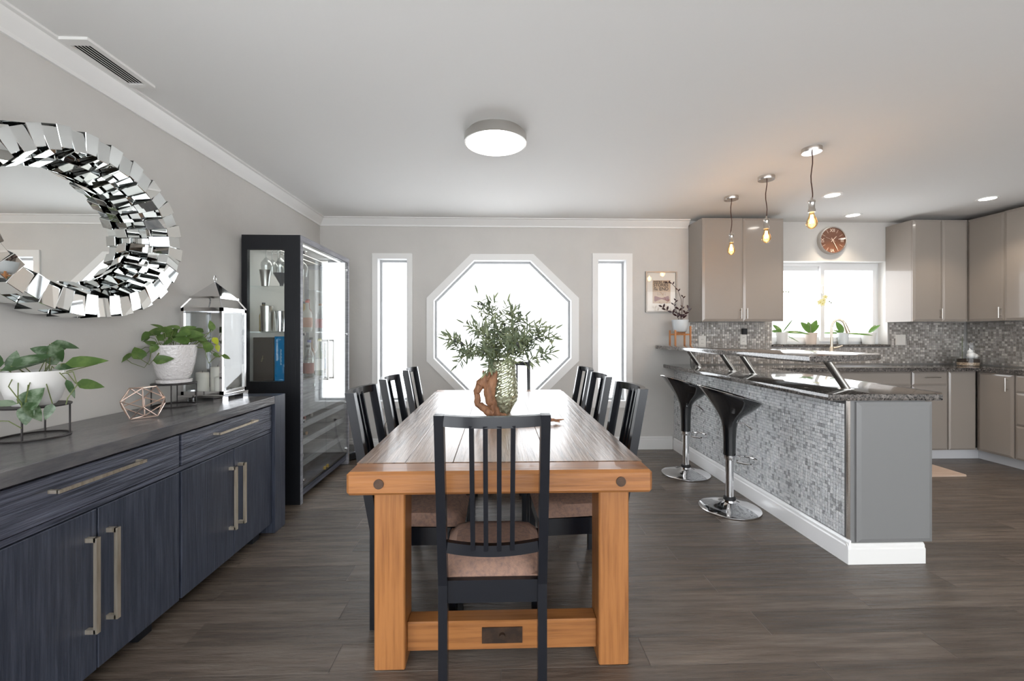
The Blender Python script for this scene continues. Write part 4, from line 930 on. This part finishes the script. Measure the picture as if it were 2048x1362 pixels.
# ---- sink and faucet
t = thing('kitchen_sink', 'stainless steel sink set in the granite under the window', 'sink', (3.62, 4.30, .90))
obj('rim', B().ring([(3.28, 4.12), (3.98, 4.12), (3.98, 4.47), (3.28, 4.47)], [(3.30, 4.14), (3.96, 4.14), (3.96, 4.45), (3.30, 4.45)], .9232, .9262, 'z'), M_steel, t)
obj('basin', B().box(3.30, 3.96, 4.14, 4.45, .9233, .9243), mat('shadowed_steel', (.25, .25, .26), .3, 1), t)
t = thing('kitchen_faucet', 'brushed gooseneck pull-down faucet at the kitchen sink', 'faucet', (3.575, 4.53, .923))
fx, fy_ = 3.575, 4.53
obj('base', B().lathe([(.028, 0), (.028, .008), (.020, .014), (.018, .18), (.013, .19)], (fx, fy_, .9235), 24), M_nickel, t, True)
obj('gooseneck', B().tube([(fx, fy_, 1.10), (fx, fy_, 1.30)]+[(fx+.055-.055*cos(R(a)), fy_-.045*(a/150), 1.325+.078*sin(R(a))) for a in range(0, 151, 15)], .0125, 14), M_nickel, t, True)
obj('spray_head', B().cyl((fx+.100, fy_-.046, 1.372), (fx+.138, fy_-.055, 1.262), .015, .021, 18), M_nickel, t, True)
obj('lever', B().tube([(fx+.015, fy_-.01, 1.10), (fx+.045, fy_-.02, 1.105), (fx+.10, fy_-.025, 1.125)], [.012, .009, .006], 10), M_nickel, t, True)
# ---- outlets, switch on the backsplash
outlet(2.215, 1.170, 'double outlet on the mosaic left of the sink, under the wall cabinet', YB-.0105, w_=.040, h_=.062)
outlet(2.670, 1.190, 'white outlet plate with a black gadget plugged in above, left of the window', YB-.0105)
b = B().box(2.645, 2.695, YB-.050, YB-.0195, 1.245, 1.310, bev=.004); obj('plug_in_gadget', b, M_black, label='small black device plugged into the outlet left of the kitchen window', cat='device', loc=(2.67, YB-.03, 1.25))
t = thing('light_switch', 'white rocker switch plate right of the kitchen window', 'switch', (4.435, YB-.0105, 1.185))
obj('cover_plate', B().box(4.378, 4.492, YB-.0165, YB-.011, 1.127, 1.243, bev=.002), M_whitep, t)
for x in (4.408, 4.462): obj('rocker', B().box(x-.017, x+.017, YB-.0205, YB-.0166, 1.150, 1.220, bev=.002), M_whitep, t)
# ---- floor mat
obj('floor_mat', B().prism([(3.30, 3.66), (4.10, 3.66), (4.13, 3.69), (4.13, 3.98), (4.10, 4.01), (3.30, 4.01)], .0005, .010, 'z', bev=.002), mat('pale_wood_print_mat', (.66, .52, .43), .55, noise=((3, 30, 10), (.55, .40, .31), 5, .4, .7)), label='pale wood-look kitchen mat on the dark floor by the sink cabinets', cat='mat', loc=(3.9, 3.84, 0))

# ================================================================== CLOCK, POSTER
ck = (3.651, 2.273); t = thing('wall_clock', 'round brown wall clock with roman numerals above the kitchen window', 'clock', (ck[0], YB, ck[1]))
def ycyl(b, r, y0, y1, n=56): return b.cyl((ck[0], y0, ck[1]), (ck[0], y1, ck[1]), r, n=n)
obj('case', B().ring([(ck[0]+.152*cos(2*pi*k/64), ck[1]+.150*sin(2*pi*k/64)) for k in range(64)], [(ck[0]+.140*cos(2*pi*k/64), ck[1]+.138*sin(2*pi*k/64)) for k in range(64)], YB-.045, YB-.001), M_canvas, t, True)
obj('dial', ycyl(B(), .1405, YB-.030, YB-.004), mat('brown_dial', (.17, .065, .032), .45), t, 40)
def to_mesh(o_):
    me = bpy.data.meshes.new_from_object(o_); n_ = bpy.data.objects.new(o_.name, me); par = o_.parent
    mw = (o_.location.copy(), o_.rotation_euler.copy(), o_.scale.copy()); cu = o_.data; nm = o_.name; bpy.data.objects.remove(o_); n_.name = nm.split('.')[0]
    COL.objects.link(n_); n_.parent = par; n_.location, n_.rotation_euler, n_.scale = mw; bpy.data.curves.remove(cu); return n_
M_hand = mat('pale_copper_marks', (.82, .66, .54), .35)
fy0 = YB-.0305
def stroke(b, a, r0, r1, w_=.003, off=0):
    ca, sa = sin(R(a)), cos(R(a)); return b.bar((ck[0]+ca*r0+sa*off, fy0, ck[1]+sa*r0-ca*off), (ck[0]+ca*r1+sa*off, fy0, ck[1]+sa*r1-ca*off), .0016, w_, up=(ca*0+sa, 0, -ca))
for a in (30, 60, 120, 150, 210, 240, 300, 330): obj('hour_mark', stroke(B(), a, .092, .130, .0028), M_hand, t)
def numeral(a, txt):
    cu = bpy.data.curves.new('numeral', 'FONT'); cu.body = txt; cu.size = .048; cu.align_x = 'CENTER'; cu.align_y = 'CENTER'; cu.extrude = .0006; cu.offset = .0004
    cu.materials.append(M_hand); o_ = bpy.data.objects.new('numeral', cu); COL.objects.link(o_); o_.parent = t
    r_ = .108; o_.location = (sin(R(a))*r_, -.0312, cos(R(a))*r_); o_.rotation_euler = (pi/2, R(a) if a in (0, 180) else R(a), 0)
    o_.rotation_mode = 'XYZ'; o_.rotation_euler = (Matrix.Rotation(R(a), 3, 'Y') @ Matrix.Rotation(pi/2, 3, 'X')).to_euler(); to_mesh(o_)
for a, tx in ((0, 'XII'), (90, 'III'), (180, 'VI'), (270, 'IX')): numeral(a, tx)
fy0 = YB-.034; obj('hour_hand', stroke(B(), 44, -.02, .062, .006), M_hand, t)
fy0 = YB-.037; obj('minute_hand', stroke(B(), 152, -.03, .105, .006), M_hand, t)
fy0 = YB-.039; obj('second_hand', stroke(B(), 293, -.03, .085, .0018), M_hand, t)
obj('hub', ycyl(B(), .006, YB-.041, YB-.030, 16), M_hand, t)
obj('crystal', ycyl(B(), .1395, YB-.0435, YB-.0425), M_gpane, t)

px0, px1, pz0, pz1 = 1.594, 1.936, 1.484, 1.928
t = thing('framed_poster', 'silver framed small poster with stories lettering and a bow tie', 'picture', (1.765, YB, 1.70))
obj('picture_frame', B().ring(rectp((px0, px1, pz0, pz1)), rectp((px0+.014, px1-.014, pz0+.014, pz1-.014)), YB-.024, YB-.001), mat('pewter_frame', (.26, .24, .22), .35, .6), t)
obj('mat_board', B().box(px0+.014, px1-.014, YB-.008, YB-.003, pz0+.014, pz1-.014), mat('cream_mat_board', (.74, .69, .62), .8), t)
pr = obj('print', B().box(1.672, 1.868, YB-.0095, YB-.0085, 1.582, 1.832), mat('kraft_print', (.50, .36, .24), .8), t)
M_ink = mat('dark_ink', (.035, .02, .015), .8); M_bow = mat('brown_ink', (.22, .07, .05), .8)
def text(s_, x, z, size, par, m=None, sx=1):
    cu = bpy.data.curves.new('lettering', 'FONT'); cu.body = s_; cu.size = size; cu.align_x = 'CENTER'; cu.align_y = 'CENTER'; cu.offset = .0008; cu.extrude = .0002
    cu.materials.append(m or M_ink); o_ = bpy.data.objects.new('lettering', cu); COL.objects.link(o_); o_.parent = par
    o_.location = WM[par.name].inverted() @ Vector((x, YB-.0100, z)); o_.rotation_euler = (pi/2, 0, 0); o_.scale = (sx, 1, 1); to_mesh(o_)
text("WE'RE ALL", 1.760, 1.812, .034, pr); text('STORIES', 1.762, 1.780, .044, pr); text('IN', 1.700, 1.750, .022, pr); text('THE', 1.705, 1.730, .024, pr); text('END', 1.795, 1.738, .050, pr)
b = B()
for j in range(2):
    for k in range(6): b.box(1.722+k*.017, 1.729+k*.017, YB-.0100, YB-.0096, 1.692-j*.018, 1.697-j*.018)
obj('small_print', b, M_ink, pr)
obj('bow_tie', B().prism([(1.690, 1.655), (1.700, 1.662), (1.760, 1.642), (1.780, 1.642), (1.840, 1.662), (1.852, 1.655), (1.856, 1.615), (1.846, 1.600), (1.780, 1.626), (1.760, 1.626), (1.698, 1.600), (1.688, 1.612)], YB-.0100, YB-.0096, 'y'), M_bow, pr)
obj('glazing', B().box(px0+.014, px1-.014, YB-.018, YB-.0165, pz0+.014, pz1-.014), M_gpane, t)

# ================================================================== PLANT ON THE BAR
bx, by = 1.885, 4.43
t = thing('wooden_plant_stand', 'small orange-brown wooden plant stand at the wall end of the bar', 'plant stand', (bx, by, 1.13))
M_ow = mat('orange_beech', (.55, .24, .09), .45, noise=((30, 30, 4), (.42, .16, .05), 4, .4, .7))
for sx_, sy_ in ((-1, -1), (1, -1), (1, 1), (-1, 1)):
    obj('leg', B().box(bx+sx_*.078-.008, bx+sx_*.078+.008, by+sy_*.070-.008, by+sy_*.070+.008, 1.1305, 1.330 if sx_ > 0 else 1.290, bev=.002), M_ow, t)
obj('cross_bar', B().bar((bx-.078, by-.070, 1.262), (bx+.078, by+.070, 1.262), .012, .016), M_ow, t)
obj('cross_bar', B().bar((bx-.078, by+.070, 1.245), (bx+.078, by-.070, 1.245), .012, .016), M_ow, t)
r_, u_, f_ = frame(bx, by)
t = thing('bar_plant', 'dark-leaved plant in a frosted round pot at the wall end of the bar', 'potted plant', (bx, by, 1.271))
obj('pot', B().lathe([(.055, 0), (.066, .012), (.076, .06), (.084, .112), (.085, .125), (.080, .125), (.074, .10)], (bx, by, 1.271), 36), M_frost, t, 50)
obj('soil', B().lathe([(0, .108), (.077, .108)], (bx, by, 1.271), 20, capb=False), M_soil, t)
top = Vector((bx, by, 1.375)); rn = random.Random(4)
for si, pts in enumerate(([(0, 0), (-.03, .06), (-.08, .10), (-.14, .13), (-.175, .16)], [(.01, 0), (.015, .12), (.01, .24), (-.02, .33), (-.08, .40), (-.12, .415)], [(0, 0), (.005, .06), (-.01, .13)], [(.02, 0), (.03, .05), (.05, .09), (.085, .13)], [(-.01, 0), (-.03, .09), (-.06, .18), (-.04, .22)], [(.015, 0), (.025, .15), (.03, .26)])):
    P = [top+r_*a+u_*c+f_*rn.uniform(-.02, .03) for a, c in pts]; obj('stem', B().tube(P, .0025, 5), M_zz, t, True)
    for k in range(1, len(P)):
        d = (P[k]-P[k-1]).normalized()
        for sg in (-1, 1):
            if si == 1 and k < 3: continue
            ld = d*.7+(r_*sg*.7+u_*.3*rn.uniform(0, 1))
            big = .052 if si in (0, 2, 3) else .034
            obj('leaf', B().leaf(P[k]-d*.015*(sg > 0), ld, f_+u_*rn.uniform(-.3, .6), big*rn.uniform(.8, 1.1), big*.42, .1, .2, 'lance', 5), M_zz, t, True, norm=False)

# ================================================================== ORCHIDS on the sill, terrarium
def orchid(x, y_, lb, m, ht, rt, rb, leaves, spikes=(), rib=0):
    z = 1.1345; t = thing('potted_orchid', lb, 'potted plant', (x, y_, z), group='orchids on the kitchen sill')
    pr_ = [(rb, 0)]
    nn = 12
    for k in range(1, nn+1):
        f = k/nn; pr_.append((rb+(rt-rb)*f+(rib*.0025 if k % 2 else 0), ht*f))
    pr_ += [(rt-.005, ht), (rt-.008, ht-.012)]
    obj('pot', B().lathe(pr_, (x, y_, z), 30), m, t, 60)
    obj('bark', B().lathe([(0, ht-.014), (rt-.007, ht-.014)], (x, y_, z), 18, capb=False), M_soil, t)
    top = Vector((x, y_, z+ht-.01)); r_, u_, f_ = frame(x, y_)
    for (ang, Ln, W, bend) in leaves:
        d = r_*cos(R(ang))+u_*sin(R(ang))+f_*random.uniform(-.15, .25)
        obj('leaf', B().leaf(top, d, f_*.9+u_*.8, Ln, W, bend, .2, 'lance', 7), M_leafO, t, True, norm=False)
    for pts, fl, buds in spikes:
        P = [top+r_*a+u_*c for a, c in pts]; obj('flower_spike', B().tube(P, .0022, 5), mat('grey_spike', (.28, .27, .22), .6) if 'grey_spike' not in bpy.data.materials else bpy.data.materials['grey_spike'], t, True)
        for (a, c, s_) in fl:
            cf = top+r_*a+u_*c+f_*.01
            fo = obj('flower', B().sphere(cf+f_*.004, .006*s_, 8), mat('orchid_lip', (.55, .42, .05), .5), t, True)
            b = B()
            for k in range(5):
                an = R(90+72*k); dd = r_*cos(an)+u_*sin(an)+f_*.15; b.leaf(cf, dd, f_, .034*s_, .026*s_, .1, .1, 'lance', 4)
            obj('petals', b, mat('pale_yellow_petal', (.85, .80, .42), .6) if 'pale_yellow_petal' not in bpy.data.materials else bpy.data.materials['pale_yellow_petal'], fo, True, norm=False)
        for (a, c) in buds: obj('bud', B().sphere(top+r_*a+u_*c, .007, 8, (1, 1, 1.3)), M_stem, t, True)
M_blush = mat('blush_ceramic', (.66, .55, .48), .4)
sy = T0+.055
orchid(3.145, sy, 'orchid in a ribbed white pot, leftmost on the kitchen sill', M_white, .135, .062, .042, ((125, .13, .05, .3), (160, .12, .05, .2), (55, .20, .016, -.05), (10, .26, .045, .35), (-30, .20, .012, .05)), rib=1)
orchid(3.475, sy, 'yellow-flowering orchid in a blush pot on the kitchen sill', M_blush, .130, .060, .048, ((120, .16, .075, .25), (100, .14, .06, .2), (75, .16, .07, .3), (60, .12, .05, .3)),
       (([(0, 0), (-.01, .16), (-.012, .30), (-.09, .40), (-.20, .47), (-.24, .475)], (), ((-.21, .475), (-.235, .478), (-.26, .478))), ([(-.012, .30), (.03, .33), (.09, .345), (.14, .35)], ((.085, .345, 1.0), (.115, .365, .8), (.13, .40, .8), (.105, .33, .9)), ((.165, .35), (.18, .335)))))
orchid(3.84, sy, 'orchid in a pale grey pot behind the faucet on the kitchen sill', M_frost, .130, .056, .045, ((110, .15, .065, .25), (175, .21, .03, .1), (0, .26, .028, .12), (150, .1, .03, .2)))
orchid(4.13, sy, 'small orchid in a ribbed cream pot, rightmost on the kitchen sill', M_white, .130, .070, .054, ((48, .14, .042, .15), (60, .12, .035, .2), (-15, .07, .03, .5)), (([(-.03, 0), (-.045, .07), (-.07, .10), (-.12, .10)], (), ()),), rib=1)
t = thing('terrarium', 'glass terrarium with a white shell and dark soil in the counter corner', 'terrarium', (4.90, 4.36, .923))
M_tg = thin_glass('terrarium_glass', (.97, .98, .98), 1.45, .8)
obj('soil_tray', B().lathe([(.083, .002), (.085, .032), (0, .036)], (4.90, 4.36, .923), 30), mat('pebble_layer', (.62, .50, .36), .8, noise=((160, 160, 160), (.2, .12, .08), 2, .4, .6)), t, 40)
obj('dark_soil', B().lathe([(.0845, .033), (.0845, .066), (0, .072)], (4.90, 4.36, .923), 30, capb=False), M_soil, t, 40)
obj('glass_wall', B().lathe([(.090, .0), (.090, .20), (.084, .25), (.05, .275)], (4.90, 4.36, .9235), 32, capb=False), M_tg, t, True)
b = B(); b.sphere((4.905, 4.33, 1.030), .040, 14, (1.1, .8, .85)); b.sphere((4.890, 4.33, 1.065), .024, 12, (1, .9, 1)); b.cyl((4.893, 4.33, 1.07), (4.880, 4.33, 1.105), .013, .002, 12); b.sphere((4.930, 4.32, 1.022), .027, 12)
obj('shell', b, M_white, t, True)
r_, u_, f_ = frame(4.90, 4.36)
for k in range(16):
    c = Vector((4.865, 4.385, 1.02))+Vector((random.uniform(-.02, .02), random.uniform(-.02, .02), .013*k)); a = random.uniform(0, 6.28)
    obj('fern_leaf', B().leaf(c, (cos(a), sin(a), .3), (0, 0, 1), .040, .016, .2, .1, 'lance', 4), M_leafA, t, norm=False)
obj('fern_stem', B().tube([(4.865, 4.385, .99), (4.867, 4.385, 1.22)], .002, 5), M_stem, t)
